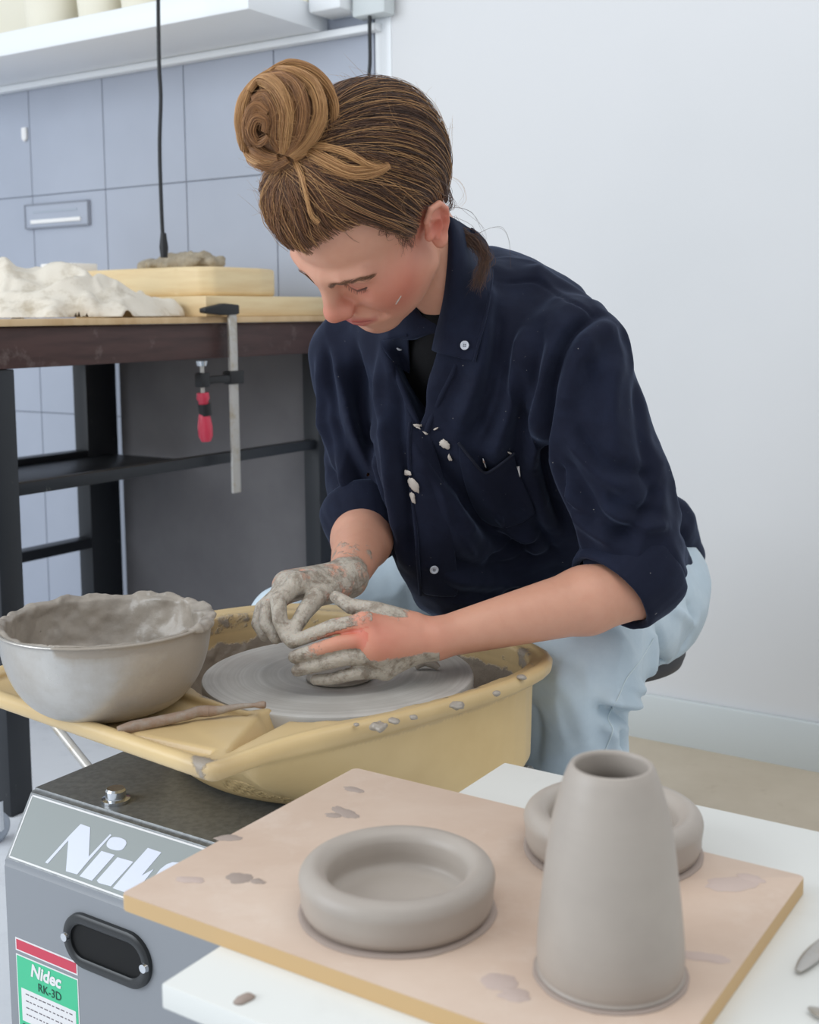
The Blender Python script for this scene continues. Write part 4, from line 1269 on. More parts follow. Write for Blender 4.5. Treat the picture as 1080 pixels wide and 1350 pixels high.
dT, tT = seg_dist(bv, Lt); cL = np.maximum(cL, np.where((dT < .016) & (bv[:, 2] > np.interp(tT, [0, .3, 1], [.56, .553, .545])), .2 + .75 * np.clip(tT * 1.8, 0, 1), 0))
clay += cL * am * (bv[:, 1] < 1.34)
isR = am * (bv[:, 0] < .02) * (bv[:, 1] > 1.262) * (bv[:, 2] > .545)
dR = np.linalg.norm(bv - np.array(Rf[0][3]), axis=1)
nearR = np.minimum.reduce([seg_dist(bv, f_)[0] for f_ in Rf] + [seg_dist(bv, Rt)[0], seg_dist(bv, [WR, Rmc[1]])[0], seg_dist(bv, [WR, Rmc[2]])[0]])
onR = (nearR < .025) * am * (handR(bv) < handL(bv))
back = np.linalg.norm(bv - np.array(WR), axis=1)
clay = np.where(onR > 0, .52 + .22 * np.clip((.09 - dR) / .07, 0, 1), clay)
fa = (arms(bv) < .004) * am * (bv[:, 0] < .10) * (np.linalg.norm(bv - np.array(WR), axis=1) < .09) * (handL(bv) > .02)
clay = np.where((fa > 0) & (onR == 0), np.clip(.50 - (np.linalg.norm(bv - np.array(WR), axis=1)) * 3.2, 0, 1), clay)
# a smear of clay on the cheek
sm, _ = seg_dist(loc, [hl([P(523, 402, 1.30)])[0]] * 2) if False else (np.full(len(bv), 9.), None)
me = to_mesh('body', bv, bq)
for n_, a_ in (('red', red), ('lip', lip), ('clay', clay), ('lash', lash), ('lid_tint', lid_m)): set_attr(me, n_, np.clip(a_, 0, 1))
m_skin = Mat('fair_skin', (210, 156, 131), .46, spec=.4)
m_skin.b.inputs['Subsurface Weight'].default_value = .12
m_skin.b.inputs['Subsurface Radius'].default_value = (1, .35, .2); m_skin.b.inputs['Subsurface Scale'].default_value = .006
m_skin.mix(m_skin.mul(m_skin.ramp(m_skin.noise(60, 4), .42, .7), .35), (200, 142, 118))
m_skin.mix(m_skin.mul(m_skin.attr('red'), .78), (200, 98, 80))
m_skin.mix(m_skin.mul(m_skin.attr('lid_tint'), .6), (168, 116, 108))
m_skin.mix(m_skin.mul(m_skin.attr('lip'), .95), (170, 72, 72))
m_skin.mix(m_skin.attr('lash'), (66, 42, 34))
m_skin.bump(m_skin.noise(420, 3), .10, .0006)
fk = claymask(m_skin, 48, .90, 1.02, (184, 174, 160), 'clay')
m_skin.mix(m_skin.mul(fk, m_skin.ramp(m_skin.noise(65, 5, .7), .48, .62)), (142, 130, 116))
m_skin.bump(m_skin.mul(fk, m_skin.noise(85, 5, .65)), .8, .004)
m_skin.rough_from(fk, .46, .30)
body = link_mesh('body', me, m_skin, person)
print('BODY', len(bv), 'tip', proj(hw((0, .125, -.022))))

# ---------------------------------------------------------------- shirt
m_shirt = Mat('navy_brushed_cotton', (22, 26, 43), .85, spec=.2)
m_shirt.b.inputs['Sheen Weight'].default_value = .18; m_shirt.b.inputs['Sheen Roughness'].default_value = .4
m_shirt.b.inputs['Sheen Tint'].default_value = (.45, .58, .9, 1)
m_shirt.mix(m_shirt.ramp(m_shirt.noise(16, 5, .7), .45, .75), (28, 34, 53))
m_shirt.bump(m_shirt.noise(900, 2), .22, .0006); m_shirt.bump(m_shirt.noise(70, 4), .18, .002)
m_shirt.mix(m_shirt.mul(m_shirt.ramp(m_shirt.noise(210, 2, .5), .765, .79), .7), (168, 166, 162))
m_under = Mat('black_undershirt', (18, 18, 20), .9, spec=.2); m_under.bump(m_under.noise(500, 2), .2, .0006)
m_under.mix(m_under.mul(m_under.ramp(m_under.noise(60, 4, .7), .6, .75), .35), (70, 72, 74))
m_button = Mat('pearl_button', (206, 210, 218), .3)
m_seam = Mat('navy_seam', (18, 23, 40), .9)

sh = Shape()
sh.add(ellip(CH, (.158, .110, .185), TR), .03)
HUMP = P(668, 442, 1.60)
sh.add(ellip(HUMP, (.125, .085, .085), TR), .05)
sh.add(chain([SR + Vector((.01, 0, .0)), P(560, 402, 1.60), P(650, 388, 1.59), P(720, 420, 1.52), SL], [.054, .05, .056, .054, .058]), .045)
sh.add(ellip(BE, (.150, .120, .15), TR), .06)
sh.add(ellip(PE + Vector((.0, 0, .02)), (.165, .135, .14), TR), .06)
sh.add(chain([P(545, 600, 1.52), P(570, 700, 1.55), P(600, 770, 1.60)], [.055, .06, .055]), .05)
sh.add(chain([P(880, 690, 1.84), P(902, 765, 1.90), P(905, 805, 1.92)], [.045, .035, .026]), .05)
armL_s = chain([SL + Vector((-.004, 0, -.004)), SL.lerp(EL, .5) + Vector((.0, 0, 0)), P(836, 722, 1.44)], [.066, .066, .061])
armR_s = chain([SR, P(476, 585, 1.60), P(482, 668, 1.58)], [.056, .046, .051])
def wb(f, pts, r):
    A = np.array([list(p) for p in pts]); c = (A.min(0) + A.max(0)) / 2
    f.bound = (c, float(np.linalg.norm(A - c, axis=1).max()) + r); return f
sh.add(armL_s, .016).add(armR_s, .016)
hp = np.array(P(620, 790, 1.60)); Vn = np.array(V)
sh.cut(lambda p: (.484 - .17 * ((p - hp) @ Vn)) - p[:, 2], .012)
# the open collar: cut around the neck and the deep V in front
NB = hw((0, -.028, -.045))
sh.sub(cone(NB - (np.array((.066, 1.505, .895)) - NB) * .5, (.068, 1.508, .890), .054, .044), .010)
sh.add(cone(P(654, 372, 1.505), P(700, 392, 1.505), .020, .020), .03)
vt = [P(505, 452, 1.50), P(606, 440, 1.50), P(559, 566, 1.49)]
c_ = (vt[0] + vt[1] + vt[2]) / 3
fwd = (Vector((0, 0, CAM_Z)) - c_).normalized()
fwd = (-V * .8 + fwd * .4).normalized()
pl = []
for i in range(3):
    a, b = vt[i], vt[(i + 1) % 3]; n = (b - a).cross(fwd).normalized()
    if n.dot(c_ - a) > 0: n = -n
    pl.append(half(a, n))
depth_pl = half(c_ - fwd * .085, -fwd)
sh.sub(lambda p: np.maximum.reduce([pl[0](p), pl[1](p), pl[2](p), depth_pl(p)]), .006)

def snap(S, px, py, dn=1.0, df=2.2, off=0.0):
    r_ = ray(px, py); r_ = r_ / r_.y; o = np.array((0, 0, CAM_Z)); r_ = np.array(r_)
    t = np.linspace(dn, df, 500)
    d = S((o + r_ * t[:, None]).astype(np.float32))
    k = np.argmax(d < off)
    if d[k] >= off:
        k = int(np.argmin(d)); return o + r_ * t[k]
    a, b = t[max(k - 1, 0)], t[k]
    for _ in range(12):
        m = (a + b) / 2
        if S((o + r_ * m)[None].astype(np.float32))[0] < off: b = m
        else: a = m
    return o + r_ * b
def snapline(S, pix, n=8, **k):
    pts = cat_rom([(x, y) for x, y in pix], n)
    return np.array([snap(S, x, y, **k) for x, y in pts])
vp, q_ = skin(sh, (-.25, 1.25, .36), (.60, 2.12, 1.05), .0028)
nm = vert_normals(vp, q_)
# folds : (pixels, half width, height)   negative = valley
FOLDS = [
    ([(640, 378), (642, 440), (628, 500), (606, 560)], .011, .010),
    ([(655, 400), (652, 470), (640, 530), (622, 580)], .009, -.009),
    ([(690, 430), (680, 500), (664, 560), (652, 600)], .010, .008),
    ([(712, 430), (700, 500), (688, 570), (676, 640)], .010, -.008),
    ([(745, 440), (722, 490), (708, 560), (704, 620)], .012, .008),
    ([(790, 412), (757, 436), (736, 478), (722, 530), (718, 590), (728, 650), (748, 700)], .008, -.017),
    ([(806, 430), (775, 450), (756, 490), (742, 540)], .013, .007),
    ([(812, 470), (800, 540), (812, 620)], .014, .006),
    ([(838, 500), (846, 580), (862, 650)], .012, -.006),
    ([(742, 600), (770, 650), (800, 690), (850, 712)], .012, -.008),
    ([(745, 640), (775, 690), (815, 716)], .010, .008),
    ([(870, 640), (840, 690), (800, 712)], .009, -.007),
    ([(560, 580), (590, 625), (625, 675), (665, 712), (700, 740)], .009, -.013),
    ([(548, 590), (575, 640), (612, 690), (650, 730)], .011, .006),
    ([(600, 582), (622, 622), (640, 650), (668, 690)], .012, .011),
    ([(640, 640), (690, 690), (740, 716)], .013, -.007),
    ([(560, 730), (620, 745), (690, 740), (740, 728)], .009, -.006),
    ([(580, 760), (650, 768), (740, 755)], .009, .006),
    ([(590, 780), (660, 786), (730, 776)], .008, -.006),
    ([(430, 450), (436, 520), (456, 590), (490, 650)], .009, -.008),
    ([(418, 470), (424, 540), (442, 610), (462, 660)], .009, .006),
    ([(470, 455), (474, 530), (492, 610), (512, 690)], .009, -.011),
    ([(500, 470), (506, 540), (520, 620), (536, 720)], .010, .009),
    ([(520, 500), (528, 570), (536, 650), (544, 740)], .008, -.008),
    ([(444, 470), (460, 540), (480, 600)], .008, .006),
    ([(482, 640), (506, 690), (520, 740)], .010, -.010),
    ([(430, 620), (455, 650), (490, 660)], .008, -.006),
    ([(660, 372), (705, 372), (750, 400), (790, 412)], .0028, -.0028),
    ([(690, 352), (740, 372), (790, 402)], .014, .004),
    ([(900, 700), (915, 740), (918, 790)], .010, -.010),
    ([(885, 720), (896, 760), (890, 790)], .010, .007),
    ([(600, 640), (610, 700), (640, 750)], .012, .005),
    ([(760, 560), (790, 600), (830, 622), (862, 624)], .008, -.006), ([(752, 580), (786, 622), (826, 644)], .007, .005),
    ([(735, 610), (752, 660), (790, 700)], .007, -.009), ([(770, 470), (790, 520), (796, 580)], .009, -.005),
    ([(690, 455), (696, 520), (690, 585)], .006, .005), ([(668, 470), (662, 530), (640, 585)], .006, -.006),
    ([(575, 640), (590, 690), (622, 735)], .006, .006), ([(650, 700), (700, 712), (738, 700)], .006, .005),
    ([(640, 735), (690, 722), (735, 700)], .006, -.006), ([(456, 520), (470, 580), (494, 640)], .006, .005),
    ([(424, 520), (436, 580), (446, 640)], .006, -.005), ([(512, 560), (516, 630), (524, 700)], .006, .005),
    ([(700, 660), (712, 700), (736, 735)], .007, -.007), ([(800, 650), (838, 672), (872, 676)], .007, -.006), ([(790, 668), (834, 692), (880, 694)], .006, .005),
]
disp = np.zeros(len(vp), np.float32)
for pix, w, h_ in FOLDS:
    L_ = snapline(sh, pix, 5)
    d_, t_ = seg_dist(vp, L_)
    m = d_ < 3 * w
    disp[m] += 1.3 * h_ * np.exp(-(d_[m] / w) ** 2) * np.clip(np.sin(np.clip(t_[m] * .92 + .04, 0, 1) * PI) * 2.2, 0, 1)
disp += (1 - np.abs(vnoise(vp * np.array((1, 1, .55)), 16, 3, 2)) * 2.0) * .0042 + vnoise(vp, 34, 8, 2) * .0014
vp2 = vp + nm * disp[:, None]
# relax the sharpest steps a little
adj_s = np.zeros_like(vp2); adj_n = np.zeros(len(vp2))
for a, b in ((0, 1), (1, 2), (2, 3), (3, 0)):
    np.add.at(adj_s, q_[:, a], vp2[q_[:, b]]); np.add.at(adj_n, q_[:, a], 1)
    np.add.at(adj_s, q_[:, b], vp2[q_[:, a]]); np.add.at(adj_n, q_[:, b], 1)
vp2 = vp2 * .5 + adj_s / np.maximum(adj_n, 1)[:, None] * .5
shirt = link_mesh('shirt', to_mesh('shirt', vp2, q_), m_shirt, person)
from mathutils.bvhtree import BVHTree
sh_bvh = BVHTree.FromPolygons([tuple(map(float, v)) for v in vp2], q_.tolist())
def hit(px, py):
    o = Vector((0, 0, CAM_Z)); d = ray(px, py).normalized()
    p, n, i, dist = sh_bvh.ray_cast(o, d)
    if p is None: return None, None
    if n.dot(d) > 0: n = -n
    return p, n

# strips and patches of cloth laid on the shirt, built as lofts between 3-D lines
def loft(name, lines, mat, parent, thick=.0016, smooth=True, n=None):
    """lines: list of equal-length point lists; gives a closed cloth slab"""
    A = [np.array(l, float) for l in lines]
    bm = bmesh.new(); R_, C_ = len(A), len(A[0])
    G_ = [[bm.verts.new(A[i][j]) for j in range(C_)] for i in range(R_)]
    for i in range(R_ - 1):
        for j in range(C_ - 1): bm.faces.new((G_[i][j], G_[i + 1][j], G_[i + 1][j + 1], G_[i][j + 1]))
    bmesh.ops.recalc_face_normals(bm, faces=bm.faces)
    # orient towards the camera side of the body
    s = sum(f.normal.dot(Vector((0, 0, CAM_Z)) - f.calc_center_median()) for f in bm.faces)
    if s < 0: bmesh.ops.reverse_faces(bm, faces=bm.faces)
    me = bpy.data.meshes.new(name); bm.to_mesh(me); bm.free()
    o = link_mesh(name, me, mat, parent)
    md = o.modifiers.new('cloth', 'SOLIDIFY'); md.thickness = thick; md.offset = 0
    sb = o.modifiers.new('soft', 'SUBSURF'); sb.levels = 1; sb.render_levels = 2
    return o
SV = lambda p: sh(p) - .0
def on(px, py, lift=0.003, S=None):
    p, n = hit(px, py)
    if p is None: return snap(sh, px, py)
    return np.array(p + n * lift)
def resample(pts, n):
    pts = np.array(pts, float); L_ = np.concatenate([[0], np.cumsum(np.linalg.norm(np.diff(pts, axis=0), axis=1))])
    return np.stack([np.interp(np.linspace(0, L_[-1], n), L_, pts[:, k]) for k in range(3)], -1)
# undershirt : dark tee closing the V
us = Shape()
us.add(ellip(CH + Vector(V) * .012, (.130, .082, .160), TR), .03)
us.add(cone((.070, 1.515, .885), (.066, 1.50, .87), .056, .062), .03)
us.sub(lambda p: ellip(NB - (np.array((.066, 1.505, .895)) - NB) * .1, (.060, .060, .060))(p), .004)
v_, uq = skin(us, (-.12, 1.36, .60), (.30, 1.70, 1.02), .004)
link_mesh('undershirt', to_mesh('undershirt', v_, uq), m_under, person)

# collar : a stand round the neck folded over into leaves
un = Shape(); un.ops = list(sh.ops) + [('+', us, .004), ('+', cone(NB, (.068, 1.508, .890), .052, .054), .01)]
def un_pt(px, py, lift):
    p = snap(un, px, py, 1.0, 2.2); h_, n_ = hit(px, py)
    if h_ is not None and h_.y < p[1]: p = np.array(h_)
    return p + (np.array((0, 0, CAM_Z)) - p) / np.linalg.norm(np.array((0, 0, CAM_Z)) - p) * lift
inner = [(573, 464), (577, 446), (586, 415), (592, 385), (595, 355), (597, 325), (596, 300), (590, 283)]
outer_ = [(625, 477), (631, 452), (640, 420), (646, 388), (650, 358), (647, 334), (638, 314), (622, 302)]
inn = [(569, 462), (572, 444), (580, 415), (586, 385), (589, 355), (591, 325), (590, 302), (584, 288)]
def smooth_rows(R_, k=3):
    R_ = np.array(R_)
    for _ in range(k): R_[:, 1:-1] = (R_[:, :-2] + 2 * R_[:, 1:-1] + R_[:, 2:]) / 4
    return R_
rows = []
for t_, lf_ in ((-1, -.004), (0, .010), (.15, .015), (.4, .013), (.7, .008), (1, .0045)):
    if t_ < 0: pix = inn
    else: pix = [(a[0] + (b[0] - a[0]) * t_, a[1] + (b[1] - a[1]) * t_) for a, b in zip(inner, outer_)]
    rows.append([un_pt(x, y, lf_) for x, y in cat_rom(pix, 4)])
rows = smooth_rows(rows, 6)
collar = loft('collar', rows, m_shirt, shirt, .0028)
edge_l = [Vector(p) for p in rows[-1]]
tube('stitched_edge', edge_l, .0017, m_shirt, collar, n=8)
LEAF_BTN = rows[-1][2] * .75 + rows[-2][2] * .25
rows = []
for t_, lf_ in ((0, .006), (.5, .009), (1, .0045)):
    pix = [(a[0] + (b[0] - a[0]) * t_, a[1] + (b[1] - a[1]) * t_) for a, b in zip([(502, 448), (512, 447), (526, 443), (538, 438)], [(506, 462), (516, 475), (530, 488), (541, 494)])]
    rows.append([un_pt(x, y, lf_) for x, y in cat_rom(pix, 4)])
rows = smooth_rows(rows, 3)
loft('collar', rows, m_shirt, shirt, .0028)
# facing of the open front : a rolled edge on each side of the V
le = snapline(sh, [(512, 462), (526, 500), (540, 535), (553, 566)], 4)
re_ = snapline(sh, [(606, 462), (598, 490), (584, 518), (572, 545), (562, 570)], 4)
for L_ in (le, re_):
    tube('front_edge', [Vector(p) for p in L_], [.0038] * len(L_), m_shirt, shirt, n=10)
# placket panel : overlapping front edge with its top corner folded
top = [on(542, 558, .006), on(553, 562, .009), on(565, 571, .009), on(575, 586, .007)]
cols = []
for t, row in ((0, [(542, 558), (553, 562), (566, 571)]), (.12, [(541, 580), (556, 584), (574, 590)]), (.3, [(542, 612), (560, 616), (582, 622)]), (.5, [(545, 650), (564, 655), (590, 660)]), (.72, [(550, 695), (570, 700), (597, 704)]), (.88, [(553, 740), (574, 745), (602, 748)]), (1, [(556, 782), (578, 786), (606, 788)])):
    cols.append(np.array([on(x, y, l) for (x, y), l in zip(row, (.0030, .0034, .0012))]))
placket = loft('placket', [resample(c, 6) for c in cols], m_shirt, shirt, .0022)
ed_ = np.array([c[0] for c in cols]); ed_ = cat_rom(ed_, 4)
tube('stitched_edge', [Vector(p) for p in ed_], [.0022] * len(ed_), m_shirt, placket, n=8)
# chest pocket with sagging mouth and side tag
pr_ = [[(604, 582), (618, 606), (633, 622), (652, 612), (674, 594)], [(606, 600), (620, 622), (636, 634), (656, 628), (680, 610)], [(612, 630), (626, 646), (642, 654), (664, 650), (690, 634)], [(620, 660), (636, 672), (654, 678), (676, 672), (700, 656)], [(634, 684), (650, 694), (668, 696), (688, 690), (708, 676)]]
pc = [np.array([on(x, y, l) for x, y in row]) for row, l in zip(pr_, (.0060, .0042, .003, .0022, .0016))]
pocket = loft('chest_pocket', [resample(c, 12) for c in pc], m_shirt, shirt, .002)
tube('pocket_hem', [Vector(p) for p in cat_rom(pc[0], 5)], .0019, m_seam, pocket, n=8)
def quad_patch(name, corners, mat, parent, thick=.0012):
    bm = bmesh.new(); b = bmesh.new()
    c = [Vector(p) for p in corners]; n = (c[1] - c[0]).cross(c[2] - c[0]).normalized()
    lo = [b.verts.new(p) for p in c]; hi = [b.verts.new(p + n * thick) for p in c]
    b.faces.new(lo[::-1]); b.faces.new(hi)
    for i in range(len(c)): b.faces.new((lo[i], lo[(i + 1) % len(c)], hi[(i + 1) % len(c)], hi[i]))
    merge(bm, b); return bm_obj(name, bm, mat, parent)
tg = quad_patch('side_tag', [on(679, 614, .0035), on(687, 613, .0035), on(687, 632, .0035), on(680, 630, .0035)], m_lblwhite, shirt)
quad_patch('tag_print', [on(681.5, 617, .0048), on(684.5, 616.5, .0048), on(684.5, 628, .0048), on(682, 627, .0048)], m_seam, tg, .0004)
def button(px, py, lift, rad):
    p, n = hit(px, py); n = (n + (Vector((0, 0, CAM_Z)) - p).normalized() * .6).normalized(); pos = p + n * lift
    bm = bmesh.new(); add_lathe(bm, [(0, .0012), (rad * .55, .0012), (rad * .62, .0020), (rad * .92, .0022), (rad, .0012), (rad * .95, 0), (0, 0)], pos, 28, axis=n)
    o = bm_obj('button', bm, m_button, shirt, angle=35)
    q = n.to_track_quat('Z', 'X').to_matrix(); bm = bmesh.new()
    for a in range(4):
        c = pos + q @ Vector((rad * .24 * math.cos(a * PI / 2 + .7), rad * .24 * math.sin(a * PI / 2 + .7), .0011))
        add_lathe(bm, [(0, .0006), (rad * .11, .0006), (rad * .11, 0), (0, 0)], c, 8, axis=n)
    bm_obj('stitch_holes', bm, m_seam, o)
button(618, 456, .012, .0055)
button(519, 463, .0125, .005)
button(572, 749, .0042, .0055)
# pen clip peeping from the pocket
tube('pocket_pen', [Vector(on(641, 618, .003)), Vector(on(640, 605, .005)), Vector(on(638, 601, .004))], [.0018, .0022, .001], m_chrome, shirt, n=10)
# clay splashes on the shirt
def splash(cx, cy, a, b_, rot, mat, seed, lift=.0022):
    """thin irregular crust of clay following the cloth; a, b_ in picture units"""
    bm = bmesh.new(); n = 26; rings = []
    for k, (s_, l_) in enumerate(((1, -.0004), (.85, .0008), (.5, .0018))):
        ring = []
        for i in range(n):
            t = 2 * PI * i / n
            w = 1 + .38 * mnoise.noise(Vector((math.cos(t) * 1.5, math.sin(t) * 1.5, seed * 2.7))) + .2 * mnoise.noise(Vector((math.cos(t) * 4, math.sin(t) * 4, seed)))
            x, y = a * w * s_ * math.cos(t), b_ * w * s_ * math.sin(t)
            ring.append(bm.verts.new(Vector(on(cx + x * math.cos(rot) - y * math.sin(rot), cy + x * math.sin(rot) + y * math.cos(rot), lift + l_))))
        rings.append(ring)
    for r0_, r1_ in zip(rings, rings[1:]):
        for i in range(n): bm.faces.new((r0_[i], r0_[(i + 1) % n], r1_[(i + 1) % n], r1_[i]))
    bm.faces.new(rings[-1])
    bm_obj('clay_splash', bm, mat, shirt, smooth=True)
m_splash = Mat('dry_clay_splash', (196, 186, 176), .85); m_splash.bump(m_splash.noise(150, 4), .5, .001)
for i, q in enumerate(((540, 622, 5, 3, .3, .005), (548, 638, 12, 4, 1.15, .0052), (547, 654, 9, 2, 1.35, .005), (587, 585, 7.5, 5.5, .5, .0026), (594, 602, 5, 1.8, 1.1, .0026), (550, 564, 6, 1.4, .35, .0055), (561, 570, 4, 1.2, .4, .0045), (575, 565, 4, 1.1, -.5, .0022), (671, 596, 3, 1, .4, .0022))):
    splash(*q[:5], m_splash, i + 1, q[5])

# rolled cuffs
def cuff(c0, c1, r0, r1, name, seed, squash=1.0, up=(0, 0, 1)):
    c0, c1 = Vector(c0), Vector(c1); ax_ = (c1 - c0); L_ = ax_.length; ax_.normalize()
    prof = [(r1 - .010, L_ - .006), (r1 - .004, L_ + .001), (r1, L_ - .001), (r1 + .0025, L_ * .75), (r0 + .004, L_ * .4), (r0 + .005, L_ * .12), (r0 + .002, -.002), (r0 - .004, -.003), (r0 - .012, .004)]
    bm = bmesh.new(); n = 96
    add_lathe(bm, prof, c0, n, axis=ax_, wob=lambda a, k: .045 * mnoise.noise(Vector((math.cos(a) * 2.2, math.sin(a) * 2.2, seed + k * .28))) + .018 * mnoise.noise(Vector((math.cos(a) * 7, math.sin(a) * 7, seed + k * .7))))
    upv = Vector(up); upv = (upv - ax_ * upv.dot(ax_)).normalized()
    for v in bm.verts:
        w = v.co - c0; v.co -= upv * (w.dot(upv)) * (1 - squash)
    o = bm_obj(name, bm, m_shirt, shirt, smooth=True)
    md = o.modifiers.new('cloth', 'SOLIDIFY'); md.thickness = .0025; md.offset = -1
    sb = o.modifiers.new('soft', 'SUBSURF'); sb.levels = 1; sb.render_levels = 1
    return o
cuff(P(846, 736, 1.445), P(803, 783, 1.415), .064, .0585, 'rolled_cuff', 2.0)
cuff(P(478, 668, 1.58), P(486, 716, 1.535), .053, .047, 'rolled_cuff', 7.0)

# ---------------------------------------------------------------- jeans
m_jean = Mat('pale_washed_denim', (190, 205, 215), .85, spec=.2)
m_jean.mix(m_jean.ramp(m_jean.noise(9, 5, .65), .42, .72), (206, 219, 227))
m_jean.mix(m_jean.mul(m_jean.ramp(m_jean.noise(5, 4, .6), .62, .8), .35), (196, 194, 184))
m_jean.bump(m_jean.noise(700, 2), .25, .0006)
m_stitch = Mat('pale_seam_stitch', (206, 218, 222), .8)
js = Shape()
js.add(ellip(PE + Vector((.005, .0, -.03)), (.165, .135, .12), TR), .04)
js.add(chain([HIPL + Vector((.01, 0, .0)), HIPL.lerp(KNL, .55) + Vector((.004, 0, .006)), KNL], [.098, .088, .074]), .04)
js.add(chain([KNL, KNL.lerp(ANL, .35) + Vector((.0, 0, 0)), ANL], [.072, .070, .066]), .02)
js.add(chain([HIPR, HIPR.lerp(KNR, .55), KNR], [.095, .085, .070]), .04)
js.add(chain([KNR, KNR.lerp(ANR, .35), ANR], [.069, .068, .064]), .02)
js.sub(lambda p: np.maximum(np.sqrt(((p[:, :2] - np.array(UV(-.795, 1.685))[:2]) ** 2).sum(1)) - .175, p[:, 2] - .388), .015)
js.cut(half((0, 0, .085), (0, 0, -1)), .004)
vp, q_ = skin(js, (-.30, 1.35, .05), (.60, 2.16, .66), .0034)
nm = vert_normals(vp, q_)
JF = [([(868, 825), (876, 850), (876, 880), (868, 905)], .007, -.015), ([(858, 830), (864, 860), (860, 890)], .009, .007),
      ([(790, 932), (812, 940), (836, 946)], .008, -.014), ([(786, 918), (812, 925), (842, 930)], .009, .009),
      ([(812, 968), (822, 980), (828, 998)], .008, -.012), ([(796, 950), (806, 968), (812, 995)], .008, .008),
      ([(905, 790), (912, 830), (900, 860)], .010, -.007), ([(880, 800), (896, 812), (916, 828)], .008, .006),
      ([(700, 930), (706, 970), (704, 1010)], .010, -.004), ([(730, 880), (760, 930), (775, 990)], .013, .005),
      ([(830, 900), (850, 912), (868, 906)], .008, .007)]
disp = np.zeros(len(vp), np.float32)
for pix, w, h_ in JF:
    L_ = snapline(js, pix, 4); d_, t_ = seg_dist(vp, L_); m = d_ < 3 * w
    disp[m] += 1.35 * h_ * np.exp(-(d_[m] / w) ** 2) * np.clip(np.sin(np.clip(t_[m] * .92 + .04, 0, 1) * PI) * 2.2, 0, 1)
disp += (1 - np.abs(vnoise(vp * np.array((1, 1, .6)), 13, 13, 2)) * 2) * .004 + vnoise(vp, 30, 5, 2) * .0014
vpj = vp + nm * disp[:, None]
jeans = link_mesh('jeans', to_mesh('jeans', vpj, q_), m_jean, person)
j_bvh = BVHTree.FromPolygons([tuple(map(float, v)) for v in vpj], q_.tolist())
def seamline(pix, rad=.0009, lift=.0007):
    L_ = []
    for x, y in cat_rom(pix, 6):
        o_ = Vector((0, 0, CAM_Z)); p, n_, i_, d_ = j_bvh.ray_cast(o_, ray(x, y).normalized())
        if p is not None: L_.append(p + (o_ - p).normalized() * lift)
    return tube('side_seam', L_, rad, m_stitch, jeans, n=6)
seamline([(862, 842), (845, 870), (826, 895), (815, 920), (802, 945), (808, 962), (800, 985), (790, 1005)])
m_shoe = Mat('dark_canvas_shoe', (40, 42, 48), .8)
for A_ in (ANL, ANR):
    ss = Shape().add(cone(A_ + Vector((0, 0, -.045)), A_ - V * .15 + Vector((0, 0, -.062)), .044, .034), .02).add(cone(A_, A_ + Vector((0, 0, -.045)), .040, .044), .02).cut(half((0, 0, .0035), (0, 0, -1)), .004)
    v_, sq = skin(ss, np.array(A_) - (.24, .24, .12), np.array(A_) + (.24, .24, .08), .005)
    link_mesh('shoe', to_mesh('shoe', v_, sq), m_shoe, person)

# ---------------------------------------------------------------- hair
def hair_mat(name, rgb, rgb2, rough=.42):
    m = Mat(name, rgb, rough, spec=.45)
    hi_ = m.n('HairInfo')
    m.mix(hi_.outputs['Random'], rgb2)
    m.b.inputs['Sheen Weight'].default_value = .1
    return m
m_hroot = hair_mat('chestnut_hair', (74, 48, 33), (146, 100, 66))
m_hback = hair_mat('dark_brown_hair', (50, 33, 26), (104, 70, 48))
m_hgold = hair_mat('golden_brown_hair', (146, 100, 58), (204, 158, 104))
m_hbase = Mat('hair_underlayer', (70, 48, 36), .7); m_hbase.bump(m_hbase.noise(120, 4), .5, .003)
m_hbun = Mat('bun_underlayer', (104, 72, 46), .7); m_hbun.bump(m_hbun.noise(120, 4), .6, .003)
hrng = np.random.default_rng(21)
def strands(name, S, rad, mat, parent, tip=.35):
    """S: (m, n, 3) world points"""
    S = np.asarray(S, np.float32); m, n, _ = S.shape
    base = np.array(world_loc(parent), np.float32)
    cu = bpy.data.hair_curves.new(name); cu.add_curves([n] * m)
    cu.attributes['position'].data.foreach_set('vector', (S - base).ravel()) if 'position' in cu.attributes else cu.points.foreach_set('position', (S - base).ravel())
    r_ = cu.attributes.get('radius') or cu.attributes.new('radius', 'FLOAT', 'POINT')
    t = np.linspace(0, 1, n); pr = np.interp(t, [0, .06, .6, 1], [.8, 1, .9, tip])
    rv = (np.asarray(rad, np.float32) if hasattr(rad, '__len__') else np.full(m, rad, np.float32))[:, None] * pr[None]
    r_.data.foreach_set('value', rv.astype(np.float32).ravel())
    cu.materials.append(mat.m)
    o = bpy.data.objects.new(name, cu); COL.objects.link(o); o.parent = parent
    return o
cap = Shape()
cap.add(ellip((0, -.016, .046), (.0785, .1045, .095)), .01)
cap.add(ellip((.006, .034, .070), (.066, .062, .064)), .03)
C0 = np.array((0, .0, .045), np.float32)
def hairline(p):
    """height of the hairline for directions around the head, in head coordinates"""
    phi = np.degrees(np.arctan2(np.abs(p[:, 0]), p[:, 1]))
    z = np.interp(phi, [0, 8, 18, 36, 55, 64, 70, 78, 86, 94, 100, 112, 130, 150, 180], [.084, .079, .091, .096, .086, .064, .030, .010, .020, .032, .034, .010, -.020, -.045, -.055])
    far = np.interp(phi, [0, 44, 56, 72, 90, 110, 125, 150], [.0, .0, .086, .084, .080, .070, .02, -.06])
    return np.where(p[:, 0] > .012, np.maximum(z, far), z)
def caps(p):
    q = hl(p); d = cap(q)
    hlz = hairline(q)
    front = np.clip((q[:, 1] - .0) / .05, 0, 1)
    return smax(d, (hlz + .004 - q[:, 2]) * .7, .008)
